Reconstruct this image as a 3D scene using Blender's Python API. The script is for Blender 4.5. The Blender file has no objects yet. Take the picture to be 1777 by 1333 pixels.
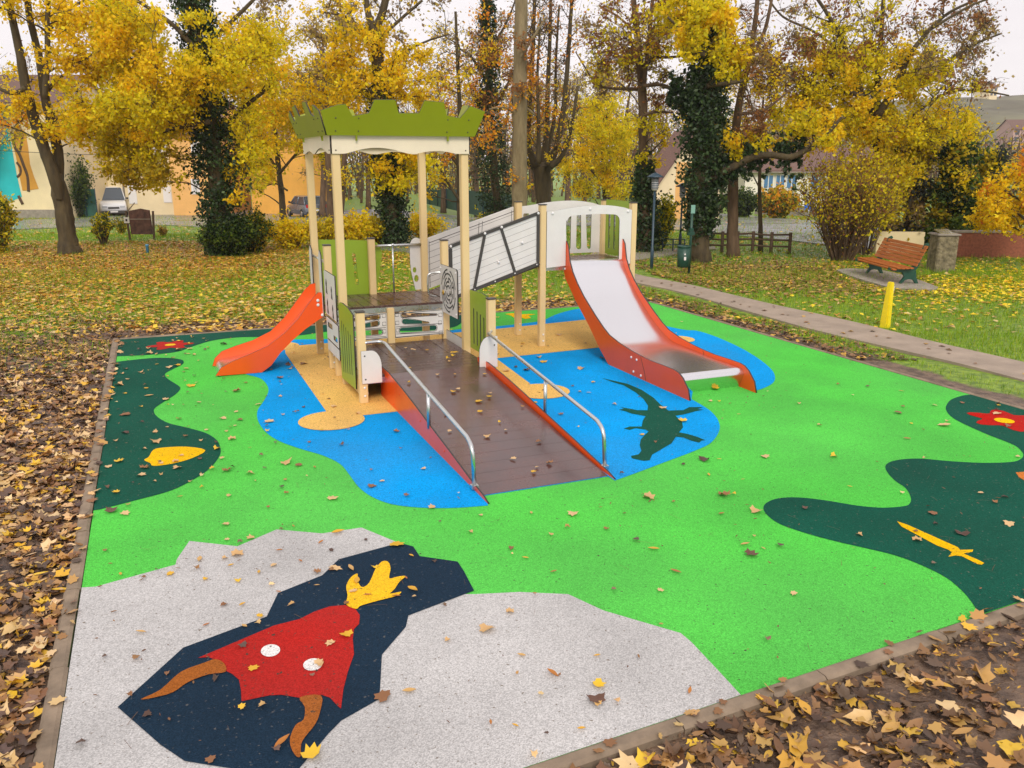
import bpy, bmesh, math, random
import numpy as np
from mathutils import Vector, Matrix
random.seed(7); rng = np.random.default_rng(11)
SC = bpy.context.scene; COL = SC.collection
# ---------------------------------------------------------------- camera (metres; play structure is axis aligned)
TH, PITCH, FOC, H = 0.39069, 0.25906, 1485.3, 2.8
CAM = np.array([-2.0798, -10.5917, H])
cam = bpy.data.objects.new("camera", bpy.data.cameras.new("camera")); COL.objects.link(cam)
cam.location = CAM; cam.rotation_euler = (math.pi/2 - PITCH, 0.0, -TH)
cam.data.sensor_width = 36; cam.data.lens = FOC/1777*36
cam.data.clip_end = 2000; cam.data.clip_start = 0.05
SC.camera = cam
# ---------------------------------------------------------------- overcast sky and soft sun
SUN_EL, SUN_AZ = math.radians(40), math.radians(196)      # azimuth clockwise from +Y
w = bpy.data.worlds.new("World"); SC.world = w; w.use_nodes = True
nt = w.node_tree; nt.nodes.clear()
def nd(t, tree=None, **k):
    n = (tree or nt).nodes.new(t)
    for a, v in k.items(): setattr(n, a, v)
    return n
out = nd('ShaderNodeOutputWorld'); bg = nd('ShaderNodeBackground'); sky = nd('ShaderNodeTexSky')
sky.sky_type = 'NISHITA'; sky.sun_disc = False; sky.sun_elevation = SUN_EL; sky.sun_rotation = SUN_AZ
tc = nd('ShaderNodeTexCoord'); nz = nd('ShaderNodeTexNoise'); nz.inputs['Scale'].default_value = 2.2; nz.inputs['Detail'].default_value = 5
mp = nd('ShaderNodeMapping'); mp.inputs['Scale'].default_value = (1, 1, 3)
rp = nd('ShaderNodeValToRGB'); rp.color_ramp.elements[0].position = .3; rp.color_ramp.elements[1].position = .7
rp.color_ramp.elements[0].color = (9.3, 8.7, 8.8, 1); rp.color_ramp.elements[1].color = (11.6, 10.8, 10.8, 1)
mx = nd('ShaderNodeMix', data_type='RGBA'); mx.inputs['Factor'].default_value = .93
L = nt.links.new
L(tc.outputs['Generated'], mp.inputs[0]); L(mp.outputs[0], nz.inputs[0]); L(nz.outputs['Fac'], rp.inputs[0])
L(sky.outputs[0], mx.inputs[6]); L(rp.outputs[0], mx.inputs[7]); L(mx.outputs[2], bg.inputs[0]); bg.inputs[1].default_value = .1
L(bg.outputs[0], out.inputs[0])
sl = bpy.data.lights.new("sun", 'SUN'); sl.energy = 1.9; sl.angle = math.radians(22); sl.color = (1, .94, .84)
so = bpy.data.objects.new("sun", sl); COL.objects.link(so)
sd = Vector((math.sin(SUN_AZ)*math.cos(SUN_EL), math.cos(SUN_AZ)*math.cos(SUN_EL), math.sin(SUN_EL)))
so.rotation_euler = sd.to_track_quat('Z', 'Y').to_euler(); so.location = (0, 0, 30)
SC.view_settings.view_transform = 'Standard'; SC.view_settings.look = 'None'
SC.view_settings.exposure = 0.06; SC.view_settings.gamma = 1
SC.render.engine = 'CYCLES'; SC.cycles.max_bounces = 6; SC.cycles.transparent_max_bounces = 6
# ---------------------------------------------------------------- pixel (1777x1333 photo) -> place helpers
cT, sT, cP, sP = math.cos(TH), math.sin(TH), math.cos(PITCH), math.sin(PITCH)
def ray(x, y):
    u, v = x-888.5, y-666.5; r = -.00248; u, v = u*math.cos(r)-v*math.sin(r), u*math.sin(r)+v*math.cos(r)
    X, Z = u/FOC, -v/FOC; F = cP+Z*sP; U = -sP+Z*cP
    return np.array([X*cT+F*sT, -X*sT+F*cT, U]), F
def gp(x, y, z=0.):                     # where the pixel's ray meets the height z
    d, _ = ray(x, y); t = (z-H)/d[2]; return CAM+t*d
def at(x, y, Y):                        # point Y metres in front of the camera (horizontally)
    d, F = ray(x, y); return CAM+d*(Y/F)
def cw(X, Y): return np.array([CAM[0]+X*cT+Y*sT, CAM[1]-X*sT+Y*cT])      # camera-aligned ground coords -> world
def wc(x, y): dx, dy = x-CAM[0], y-CAM[1]; return dx*cT-dy*sT, dx*sT+dy*cT
def tz(x, y):                           # terrain height: falls gently beyond 30 m
    X, Y = wc(x, y)
    t = np.clip((Y-30)/35, 0, 1); return -1.5*t*(1+.0*X)
def gY(px, py):                         # ground point on the sloping terrain
    Y = 2.8*FOC/max(py-273, 20)
    for _ in range(60):
        p = at(px, py, Y); e = p[2]-float(tz(p[0], p[1])); Y += e*4.0
    return at(px, py, Y), Y
def inview(P, m=.12):
    X, Y = wc(P[:, 0], P[:, 1]); Z = P[:, 2]-H
    F = Y*cP-Z*sP; U = Y*sP+Z*cP
    u = X/np.maximum(F, .01)*FOC/888.5; v = U/np.maximum(F, .01)*FOC/666.5
    return (F > .1) & (abs(u) < 1+m) & (abs(v) < 1+m)
# ---------------------------------------------------------------- objects, tags
def tag(o, label=None, cat=None, group=None, kind=None):
    if label: o['label'] = label
    if cat: o['category'] = cat
    if group: o['group'] = group
    if kind: o['kind'] = kind
    return o
def thing(name, label, cat, loc=(0, 0, 0), rz=0, group=None):
    o = bpy.data.objects.new(name, None); COL.objects.link(o); o.empty_display_size = .2
    o.location = [float(v) for v in loc]; o.rotation_euler = (0, 0, rz)
    return tag(o, label, cat, group)
class MB:
    def __init__(s): s.v = []; s.f = []; s.m = []; s.sm = []; s.st = []
    def add(s, vs, fs, mi=0, smooth=False):
        b = len(s.v); s.st.append((b, len(s.f))); s.v += [tuple(map(float, v)) for v in vs]
        s.f += [tuple(b+i for i in f) for f in fs]; s.m += [mi]*len(fs); s.sm += [smooth]*len(fs); return s
    def box(s, a, b, mi=0, mat=None):
        x0, y0, z0 = a; x1, y1, z1 = b
        vs = [(x0,y0,z0),(x1,y0,z0),(x1,y1,z0),(x0,y1,z0),(x0,y0,z1),(x1,y0,z1),(x1,y1,z1),(x0,y1,z1)]
        if mat is not None: vs = [mat @ Vector(v) for v in vs]
        return s.add(vs, [(0,3,2,1),(4,5,6,7),(0,1,5,4),(1,2,6,5),(2,3,7,6),(3,0,4,7)], mi)
    def prism(s, poly, O, U, V, t, mi=0):      # polygon in plane O,U,V extruded +-t/2 along the normal
        O, U, V = Vector(O), Vector(U), Vector(V); N = U.cross(V).normalized()*t/2; n = len(poly)
        A = [O+U*p[0]+V*p[1]-N for p in poly]; B = [O+U*p[0]+V*p[1]+N for p in poly]
        return s.add(A+B, [tuple(range(n-1, -1, -1)), tuple(range(n, 2*n))]+[(i, (i+1) % n, n+(i+1) % n, n+i) for i in range(n)], mi)
    def tube(s, pts, r, sides=8, mi=0, caps=True, smooth=True):
        pts = [Vector([float(c) for c in p]) for p in pts]; n = len(pts)
        rs = r if hasattr(r, '__len__') else [r]*n; vs = []; fs = []; ref = Vector((0.13, 0.31, 0.94))
        for i, p in enumerate(pts):
            d = (pts[min(i+1, n-1)]-pts[max(i-1, 0)])
            if d.length < 1e-9: d = Vector((0, 0, 1))
            d.normalize()
            a = d.cross(ref)
            if a.length < .12: a = d.cross(Vector((1, 0.2, 0)))
            a.normalize(); b = d.cross(a)
            for k in range(sides):
                t = 2*math.pi*k/sides; vs.append(p+(a*math.cos(t)+b*math.sin(t))*rs[i])
        for i in range(n-1):
            for k in range(sides):
                k2 = (k+1) % sides; fs.append((i*sides+k, i*sides+k2, (i+1)*sides+k2, (i+1)*sides+k))
        s.add(vs, fs, mi, smooth)
        if caps:
            b = len(s.v)-n*sides
            s.f += [tuple(b+k for k in range(sides-1, -1, -1)), tuple(b+(n-1)*sides+k for k in range(sides))]; s.m += [mi, mi]; s.sm += [False, False]
        return s
    def ball(s, c, r, mi=0, seg=10, ring=6, sc=(1, 1, 1)):
        vs = []; fs = []
        for i in range(ring+1):
            ph = math.pi*i/ring
            for k in range(seg):
                t = 2*math.pi*k/seg; vs.append((c[0]+r*sc[0]*math.sin(ph)*math.cos(t), c[1]+r*sc[1]*math.sin(ph)*math.sin(t), c[2]+r*sc[2]*math.cos(ph)))
        for i in range(ring):
            for k in range(seg):
                k2 = (k+1) % seg; fs.append((i*seg+k, (i+1)*seg+k, (i+1)*seg+k2, i*seg+k2))
        return s.add(vs, fs, mi, True)
    def split(s, name, mats, parent=None, org=(0, 0, 0)):     # every added piece an object of its own
        for i, (a, f) in enumerate(s.st):
            a1, f1 = s.st[i+1] if i+1 < len(s.st) else (len(s.v), len(s.f)); m = MB(); m.v = s.v[a:a1]; m.f = [tuple(k-a for k in q) for q in s.f[f:f1]]; m.m = s.m[f:f1]; m.sm = s.sm[f:f1]; m.build(name, mats, parent, org)
    def build(s, name, mats, parent=None, org=(0, 0, 0), bevel=0):
        me = bpy.data.meshes.new(name)
        me.from_pydata([(v[0]-org[0], v[1]-org[1], v[2]-org[2]) for v in s.v], [], s.f)
        for m in (mats if isinstance(mats, (list, tuple)) else [mats]): me.materials.append(m)
        me.polygons.foreach_set('material_index', s.m); me.polygons.foreach_set('use_smooth', s.sm); me.update()
        o = bpy.data.objects.new(name, me); COL.objects.link(o)
        if parent: o.parent = parent
        if bevel:
            bm = bmesh.new(); bm.from_mesh(me)
            es = [e for e in bm.edges if e.is_manifold and e.calc_face_angle(0) > .5]
            bmesh.ops.bevel(bm, geom=es, offset=bevel, segments=2, affect='EDGES', clamp_overlap=True); bm.to_mesh(me); bm.free()
        return o
def panel(name, outer, holes, O, U, V, t, mats, parent, bevel=0):
    cu = bpy.data.curves.new('c', 'CURVE'); cu.dimensions = '2D'; cu.fill_mode = 'BOTH'; cu.extrude = t/2
    for pl in [outer]+holes:
        sp = cu.splines.new('POLY'); sp.points.add(len(pl)-1); sp.use_cyclic_u = True
        for i, p in enumerate(pl): sp.points[i].co = (p[0], p[1], 0, 1)
    ob = bpy.data.objects.new('c', cu); me = bpy.data.meshes.new_from_object(ob)
    bpy.data.objects.remove(ob); bpy.data.curves.remove(cu)
    U, V = Vector(U).normalized(), Vector(V).normalized(); N = U.cross(V)
    M = Matrix((U, V, N)).transposed().to_4x4(); M.translation = Vector(O)
    nrm = [abs(p.normal.z) > .7 for p in me.polygons]
    me.transform(M); me.name = name; me.materials.clear()
    for m in mats: me.materials.append(m)
    me.polygons.foreach_set('material_index', [0 if a else len(mats)-1 for a in nrm]); me.update()
    o = bpy.data.objects.new(name, me); COL.objects.link(o); o.parent = parent; return o
def catmull(P, n=6, closed=True):
    P = [np.array(p, float) for p in P]; R = []; N = len(P)
    for i in range(N if closed else N-1):
        p0, p1, p2, p3 = (P[(i-1) % N], P[i], P[(i+1) % N], P[(i+2) % N]) if closed else (P[max(i-1, 0)], P[i], P[i+1], P[min(i+2, N-1)])
        for k in range(n):
            t = k/n; R.append(.5*((2*p1)+(-p0+p2)*t+(2*p0-5*p1+4*p2-p3)*t*t+(-p0+3*p1-3*p2+p3)*t**3))
    if not closed: R.append(P[-1])
    return R
# ---------------------------------------------------------------- materials
def M(name, col, rough=.5, metal=0, var=0., vs=4, bump=0., bs=60, coat=0, spec=.5, col2=None, det=4, stretch=(1, 1, 1), rvar=0., bdist=.004):
    m = bpy.data.materials.new(name); m.use_nodes = True; t = m.node_tree; b = t.nodes['Principled BSDF']; K = t.links.new
    b.inputs['Base Color'].default_value = (*col, 1); b.inputs['Roughness'].default_value = rough; b.inputs['Metallic'].default_value = metal
    b.inputs['Coat Weight'].default_value = coat; b.inputs['Coat Roughness'].default_value = .12; b.inputs['Specular IOR Level'].default_value = spec
    g = nd('ShaderNodeTexCoord', t); mp = nd('ShaderNodeMapping', t); mp.inputs['Scale'].default_value = stretch; K(g.outputs['Object'], mp.inputs[0])
    if var or col2 or rvar:
        n = nd('ShaderNodeTexNoise', t); n.inputs['Scale'].default_value = vs; n.inputs['Detail'].default_value = det; n.inputs['Roughness'].default_value = .65
        K(mp.outputs[0], n.inputs[0])
        r = nd('ShaderNodeValToRGB', t); r.color_ramp.elements[0].position = .32; r.color_ramp.elements[1].position = .68
        c2 = col2 or tuple(min(1, c*(1+var)) for c in col)
        r.color_ramp.elements[0].color = (*[c*(1-var) for c in col], 1); r.color_ramp.elements[1].color = (*c2, 1)
        K(n.outputs['Fac'], r.inputs[0])
        if var or col2: K(r.outputs[0], b.inputs['Base Color'])
        if rvar:
            mr = nd('ShaderNodeMapRange', t); mr.inputs['From Min'].default_value = .35; mr.inputs['From Max'].default_value = .65
            mr.inputs['To Min'].default_value = max(rough-rvar, .02); mr.inputs['To Max'].default_value = rough+rvar
            K(n.outputs['Fac'], mr.inputs[0]); K(mr.outputs[0], b.inputs['Roughness'])
    if bump:
        n2 = nd('ShaderNodeTexNoise', t); n2.inputs['Scale'].default_value = bs; n2.inputs['Detail'].default_value = 3
        K(mp.outputs[0], n2.inputs[0]); bp = nd('ShaderNodeBump', t); bp.inputs['Strength'].default_value = bump; bp.inputs['Distance'].default_value = bdist
        K(n2.outputs['Fac'], bp.inputs['Height']); K(bp.outputs[0], b.inputs['Normal'])
    return m
def rubber(name, col, speck=None):
    m = bpy.data.materials.new(name); m.use_nodes = True; t = m.node_tree; b = t.nodes['Principled BSDF']; K = t.links.new
    g = nd('ShaderNodeTexCoord', t)
    a = nd('ShaderNodeTexVoronoi', t); a.inputs['Scale'].default_value = 170; K(g.outputs['Object'], a.inputs[0])
    h = nd('ShaderNodeHueSaturation', t); h.inputs['Color'].default_value = (*col, 1)
    sp = nd('ShaderNodeSeparateColor', t); K(a.outputs['Color'], sp.inputs[0])
    mr = nd('ShaderNodeMapRange', t); mr.inputs['To Min'].default_value = .70; mr.inputs['To Max'].default_value = 1.26; K(sp.outputs[0], mr.inputs[0])
    n = nd('ShaderNodeTexNoise', t); n.inputs['Scale'].default_value = .9; n.inputs['Detail'].default_value = 6; K(g.outputs['Object'], n.inputs[0])
    mr2 = nd('ShaderNodeMapRange', t); mr2.inputs['From Min'].default_value = .3; mr2.inputs['From Max'].default_value = .7
    mr2.inputs['To Min'].default_value = .80; mr2.inputs['To Max'].default_value = 1.08; K(n.outputs['Fac'], mr2.inputs[0])
    n5 = nd('ShaderNodeTexNoise', t); n5.inputs['Scale'].default_value = .45; n5.inputs['Detail'].default_value = 7; K(g.outputs['Object'], n5.inputs[0]); m5 = nd('ShaderNodeMapRange', t); m5.inputs['From Min'].default_value = .35; m5.inputs['From Max'].default_value = .65; m5.inputs['To Min'].default_value = .98; m5.inputs['To Max'].default_value = 1.03; K(n5.outputs['Fac'], m5.inputs[0]); K(m5.outputs[0], h.inputs['Saturation'])
    mu = nd('ShaderNodeMath', t, operation='MULTIPLY'); K(mr.outputs[0], mu.inputs[0]); K(mr2.outputs[0], mu.inputs[1]); K(mu.outputs[0], h.inputs['Value'])
    # grains of dirt and worn flecks
    d = nd('ShaderNodeTexNoise', t); d.inputs['Scale'].default_value = 38; d.inputs['Detail'].default_value = 3; K(g.outputs['Object'], d.inputs[0])
    dr = nd('ShaderNodeMapRange', t); dr.inputs['From Min'].default_value = .655; dr.inputs['From Max'].default_value = .72; K(d.outputs['Fac'], dr.inputs[0])
    mxx = nd('ShaderNodeMix', t, data_type='RGBA'); K(dr.outputs[0], mxx.inputs['Factor']); K(h.outputs[0], mxx.inputs[6]); mxx.inputs[7].default_value = (*(speck or (.06, .05, .04)), 1)
    K(mxx.outputs[2], b.inputs['Base Color']); b.inputs['Roughness'].default_value = .8; b.inputs['Specular IOR Level'].default_value = .07
    bp = nd('ShaderNodeBump', t); bp.inputs['Strength'].default_value = .5; bp.inputs['Distance'].default_value = .003
    K(a.outputs['Distance'], bp.inputs['Height']); K(bp.outputs[0], b.inputs['Normal'])
    return m
def attrmat(name, transl=.3, rough=.6, spec=.3, var=.15):
    m = bpy.data.materials.new(name); m.use_nodes = True; t = m.node_tree; b = t.nodes['Principled BSDF']; K = t.links.new
    a = nd('ShaderNodeAttribute', t); a.attribute_name = 'Col'
    K(a.outputs['Color'], b.inputs['Base Color']); b.inputs['Roughness'].default_value = rough; b.inputs['Specular IOR Level'].default_value = spec
    if transl:
        tr = nd('ShaderNodeBsdfTranslucent', t); K(a.outputs['Color'], tr.inputs[0]); ms = nd('ShaderNodeMixShader', t); ms.inputs[0].default_value = transl
        K(b.outputs[0], ms.inputs[1]); K(tr.outputs[0], ms.inputs[2]); K(ms.outputs[0], t.nodes['Material Output'].inputs['Surface'])
    return m
m_leaf = attrmat('autumn_leaf', .5); m_litter = attrmat('fallen_leaf', .12, .45, .5); m_ivy = attrmat('ivy_leaf', .1, .5, .4); m_grass = attrmat('grass_blade', .3, .55, .3)
def bark(name, c1, c2, vs=6):
    return M(name, c1, .85, var=.0, col2=c2, vs=vs, stretch=(1, 1, .25), bump=.9, bs=14, bdist=.03, det=6)
m_bark = bark('dark_bark', (.035, .024, .010), (.10, .072, .03)); m_bark2 = bark('pale_bark', (.16, .12, .06), (.30, .24, .13)); m_bark3 = bark('brown_bark', (.07, .042, .022), (.17, .105, .055))
m_green = rubber('green_rubber', (.10, .55, .08)); m_dkgreen = rubber('dark_green_rubber', (.008, .085, .055), (.12, .13, .10)); m_blue = rubber('blue_rubber', (.002, .33, .80), (.02, .10, .25))
m_sand = rubber('sand_yellow_rubber', (.80, .50, .15)); m_grey = rubber('light_grey_rubber', (.50, .49, .485), (.2, .17, .14)); m_navy = rubber('navy_rubber', (.012, .03, .055), (.1, .1, .1))
m_red = rubber('red_rubber', (.44, .018, .014)); m_yel = rubber('yellow_rubber', (.86, .50, .008)); m_horn = rubber('brown_rubber', (.36, .11, .02)); m_wht = rubber('white_rubber', (.78, .76, .74)); m_orr = rubber('orange_rubber', (.6, .2, .05))
m_post = M('cream_post', (.74, .55, .27), .45, var=.06, vs=3, stretch=(1, 1, .2), bump=.12, bs=90)
m_core = M('dark_panel_core', (.035, .03, .028), .6)
m_lime = M('green_panel', (.27, .40, .02), .38, var=.05, vs=3, bump=.05, bs=150); m_crown = M('olive_green_panel', (.26, .30, .004), .38, var=.05, vs=2, bump=.05, bs=150)
m_white = M('white_panel', (.70, .68, .65), .4, var=.05, vs=3, bump=.05, bs=150); m_fascia = M('ivory_panel', (.78, .68, .50), .42, var=.04, vs=3)
m_orange = M('orange_panel', (.82, .09, .008), .3, var=.06, vs=1.5, bump=.03, bs=80)
m_steel = M('brushed_steel', (.76, .76, .78), .24, 1); m_tube = M('steel_tube', (.62, .64, .64), .3, 1, rvar=.08, vs=8)
m_deck = M('wet_brown_deck', (.085, .045, .04), .22, var=.25, vs=3, rvar=.13, bump=.35, bs=220, spec=.6, bdist=.002)
m_trim = M('dark_grey_trim', (.055, .05, .045), .5); m_bolt = M('bolt_cap', (.75, .74, .74), .3); m_lines = M('black_line', (.02, .02, .02), .6)
m_conc = M('concrete', (.30, .26, .215), .85, var=.22, vs=5, bump=.5, bs=90); m_kerb = M('kerb_concrete', (.24, .18, .125), .85, var=.3, vs=4, bump=.5, bs=70)
m_path = M('path_concrete', (.33, .26, .20), .8, var=.18, vs=2.5, bump=.4, bs=60, det=8); m_asph = M('wet_asphalt', (.20, .20, .22), .3, var=.1, vs=.5, rvar=.1, spec=.8)
m_wall = M('cream_render', (.82, .68, .42), .85, var=.06, vs=.8, bump=.2, bs=30); m_wallo = M('orange_render', (.82, .46, .15), .85, var=.08, vs=.8, bump=.2, bs=30)
m_roof = M('roof_tiles', (.16, .09, .07), .8, var=.3, vs=6, bump=.6, bs=16, stretch=(1, 3, 3)); m_shut = M('white_paint', (.8, .78, .75), .5); m_glass = M('window_glass', (.06, .075, .09), .08, spec=.8)
m_blueg = M('blue_window', (.06, .19, .40), .15, spec=.8); m_wood = M('weathered_wood', (.12, .075, .045), .8, var=.35, vs=5, stretch=(1, 1, 4), bump=.4, bs=30)
m_brick = M('red_brick_wall', (.27, .085, .045), .85, var=.3, vs=14, bump=.5, bs=30)
def dkpaint(n, c, r=.4): return M(n, c, r, var=.08, vs=6, bump=.04, bs=80)
m_turq = M('turquoise_paint', (.02, .50, .55), .8, var=.08, vs=1); m_mor = M('ochre_paint', (.62, .30, .04), .8, var=.08, vs=1); m_mbr = M('dark_brown_paint', (.10, .055, .03), .8)
m_mgr = M('greige_paint', (.38, .33, .27), .8, var=.3, vs=1.5)
# ---------------------------------------------------------------- leaf clouds
PAL = dict(gold=[(.98,.70,.012),(.93,.64,.008),(1,.77,.03),(.84,.60,.01),(.96,.60,.008)], lime=[(.74,.62,.010),(.84,.66,.008),(.60,.53,.012),(.86,.70,.015)],
  olive=[(.58,.44,.02),(.42,.34,.02),(.66,.46,.015)], orange=[(.84,.34,.015),(.88,.42,.02),(.72,.24,.015),(.88,.54,.02)], brown=[(.34,.15,.05),(.42,.20,.06),(.24,.10,.04)],
  ivy=[(.018,.042,.010),(.03,.065,.014),(.012,.03,.009),(.05,.085,.02)], green=[(.10,.16,.02),(.16,.22,.02),(.06,.11,.015)], dusk=[(.42,.29,.10),(.32,.22,.11),(.54,.42,.08),(.24,.17,.09)],
  litter=[(.56,.33,.12),(.72,.47,.20),(.76,.46,.03),(.24,.11,.04),(.34,.17,.06),(.08,.045,.028),(.80,.56,.28),(.13,.075,.055),(.50,.27,.08),(.16,.08,.04),(.22,.13,.08)], litterR=[(.16,.085,.035),(.24,.12,.045),(.50,.29,.08),(.08,.045,.024),(.17,.09,.045),(.60,.35,.04),(.11,.065,.04),(.28,.145,.055)],
  lawnleaf=[(.62,.28,.03),(.72,.46,.05),(.80,.56,.03),(.60,.36,.12),(.45,.24,.06),(.70,.50,.20)], carpet=[(.64,.30,.04),(.50,.22,.035),(.74,.42,.05),(.34,.15,.04)], brownleaf=[(.42,.24,.07),(.30,.16,.06),(.55,.34,.08),(.20,.11,.05)])
KITE = (np.array([(0,-.5,0),(.36,.02,.10),(0,.55,0),(-.36,.02,.10)], float), [(0,1,2),(0,2,3)])
def maple(seed):
    r = random.Random(seed); ang = [-90,-55,-28,-8,18,48,66,90,114,132,162,188,208,235]; rad = [.20,.36,.34,.48,.33,.50,.38,.58,.38,.50,.33,.48,.34,.36]
    c = r.uniform(.08, .5); ph = r.uniform(0, 6.28)
    V = [(0, 0, 0)]
    for a, q in zip(ang, rad):
        q *= r.uniform(.88, 1.1); t = math.radians(a+r.uniform(-3, 3)); V.append((q*math.cos(t), q*math.sin(t), c*q*q*(.6+math.cos(2*t+ph))+r.uniform(-.02, .02)))
    n = len(ang); return np.array(V), [(0, i+1, (i+1) % n+1) for i in range(n)]
def lance(seed):
    r = random.Random(seed); c = r.uniform(.05, .3); V = []
    pr = [(-.5,.015),(-.25,.13),(0,.19),(.25,.14),(.5,.01)]
    for y, x in pr: V += [(-x, y, c*abs(x)*2+c*y*y), (0, y, c*y*y-.01), (x, y, c*abs(x)*2+c*y*y)]
    F = []
    for i in range(4):
        a = i*3; F += [(a, a+1, a+4), (a, a+4, a+3), (a+1, a+2, a+5), (a+1, a+5, a+4)]
    return np.array(V), F
def rots(n, tilt):          # random orientation; tilt = max lean from flat (None: any)
    yaw = rng.uniform(0, 2*np.pi, n); az = rng.uniform(0, 2*np.pi, n)
    ti = np.arccos(rng.uniform(-1, 1, n)) if tilt is None else np.abs(rng.normal(0, tilt, n))
    cy, sy = np.cos(yaw), np.sin(yaw); ax = np.stack([np.cos(az), np.sin(az), np.zeros(n)], 1); c, s = np.cos(ti), np.sin(ti)
    K = np.zeros((n, 3, 3)); K[:, 0, 2] = ax[:, 1]; K[:, 1, 2] = -ax[:, 0]; K[:, 2, 0] = -ax[:, 1]; K[:, 2, 1] = ax[:, 0]
    R = np.eye(3)[None]+s[:, None, None]*K+(1-c)[:, None, None]*(K@K)
    Z = np.zeros((n, 3, 3)); Z[:, 0, 0] = cy; Z[:, 0, 1] = -sy; Z[:, 1, 0] = sy; Z[:, 1, 1] = cy; Z[:, 2, 2] = 1
    return R@Z
def pick(pal, n, jit=.18):
    P = np.array(PAL[pal] if isinstance(pal, str) else pal); c = P[rng.integers(0, len(P), n)]
    return np.clip(c*rng.uniform(1-jit, 1+jit, (n, 1))*rng.uniform(.95, 1.05, (n, 3)), 0, 1)
def cloud(name, sets, mat, parent=None, org=(0, 0, 0)):
    """sets: list of (template, centres, sizes, colours, tilt)"""
    VV, FF, CC = [], [], []; base = 0
    for (tv, tf), C, S, col, tilt in sets:
        n = len(C)
        if n == 0: continue
        R = rots(n, tilt); k = len(tv)
        v = np.einsum('nij,nkj->nki', R, tv[None]*np.stack([rng.uniform(.68, 1.1, n), rng.uniform(.8, 1.12, n), rng.uniform(.3, 1.7, n)], 1)[:, None, :])*np.asarray(S).reshape(-1, 1, 1)+C[:, None, :]
        VV.append(v.reshape(-1, 3)); tf = np.array(tf)
        FF.append((tf[None]+(np.arange(n)*k)[:, None, None]+base).reshape(-1, 3)); CC.append(np.repeat(col, k, 0)); base += n*k
    V = np.concatenate(VV)-np.array(org); F = np.concatenate(FF); Cc = np.concatenate(CC)
    me = bpy.data.meshes.new(name); me.vertices.add(len(V)); me.vertices.foreach_set('co', V.ravel())
    me.loops.add(F.size); me.loops.foreach_set('vertex_index', F.ravel().astype(np.int32)); me.polygons.add(len(F))
    me.polygons.foreach_set('loop_start', np.arange(0, F.size, 3, dtype=np.int32)); me.update(calc_edges=True)
    a = me.color_attributes.new('Col', 'FLOAT_COLOR', 'POINT'); a.data.foreach_set('color', np.concatenate([Cc, np.ones((len(Cc), 1))], 1).ravel())
    me.materials.append(mat); o = bpy.data.objects.new(name, me); COL.objects.link(o)
    if parent: o.parent = parent
    return o
#=SECTION ground
FA0, FA1, FB1 = -2.77, 6.92, 4.08
def bf(a): return -7.375+.06*a
def g2(L, z=0): return [tuple(gp(x, y, z)[:2]) for x, y in L]
def zr(ox, oy, s): return lambda L: [(ox+x/s, oy+y/s) for x, y in L]
# zones of the ground: (px, py, radius m, weight) blobs traced on the ground
def grassness(x, y):
    X, Y = wc(x, y)
    n = np.sin(x*1.3+np.sin(y*.9)*1.5)*np.cos(y*1.1+x*.4)*.5+np.sin(x*3.1+y*2.3)*.25
    g = np.where(Y > 14.2, 1.0, 0.0)
    # left litter bed fades into lawn away from the camera
    gl = np.clip((Y-9.5)/6+.25*n, 0, 1)
    g = np.where(x < 5.5, gl, g)
    g = np.where((x < -2.8) & (y < 4.5), gl*.8, g)
    # bare strip round the rubber
    dx = np.maximum(np.maximum(FA0-x, x-FA1), 0); dy = np.maximum(np.maximum(bf(x)-y, y-FB1), 0); d = np.hypot(dx, dy)
    g = np.where((x > 5.5), np.clip((d-.36-.2*n)/.35, 0, 1), g)
    g = np.where((y > FB1) & (x <= 5.5), np.minimum(g, np.clip((d-.9-.5*n)/.8, 0, 1)), g)
    g = np.where(y < bf(x)-0.02, 0.0, g)
    return np.clip(g, 0, 1)
def axis(lo, f0, f1, hi, fine):
    a = list(np.arange(f0, f1, fine)); s = fine; v = f0
    L_ = []
    while v > lo: s *= 1.25; v -= s; L_.append(v)
    s = fine; v = a[-1]; R_ = []
    while v < hi: s *= 1.25; v += s; R_.append(v)
    return np.array(L_[::-1]+a+R_)
GX, GY = axis(-420, -14, 24, 500, .28), axis(-60, -12, 30, 600, .28)
xx, yy = np.meshgrid(GX, GY); zz = tz(xx, yy).astype(float)
infl = (xx > FA0-.5) & (xx < FA1+.5) & (yy > -8.3) & (yy < FB1+.5)
bmp = (np.sin(xx*1.9+yy*.7)*np.sin(yy*2.3-xx*.5)*.5+np.sin(xx*5.1+1)*np.sin(yy*4.3)*.3)*.018
zz += np.where(infl, -.035, bmp-.03)
me = bpy.data.meshes.new('ground'); ny, nx = xx.shape
idx = np.arange(nx*ny).reshape(ny, nx); F = np.stack([idx[:-1, :-1], idx[:-1, 1:], idx[1:, 1:], idx[1:, :-1]], -1).reshape(-1, 4)
me.vertices.add(nx*ny); me.vertices.foreach_set('co', np.stack([xx, yy, zz], -1).ravel()); me.loops.add(F.size); me.loops.foreach_set('vertex_index', F.ravel().astype(np.int32))
me.polygons.add(len(F)); me.polygons.foreach_set('loop_start', np.arange(0, F.size, 4, dtype=np.int32)); me.update(calc_edges=True)
me.polygons.foreach_set('use_smooth', [True]*len(F))
gg = grassness(xx.ravel(), yy.ravel()); a = me.color_attributes.new('Zone', 'FLOAT_COLOR', 'POINT'); a.data.foreach_set('color', np.stack([gg, gg, gg, np.ones_like(gg)], 1).ravel())
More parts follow.
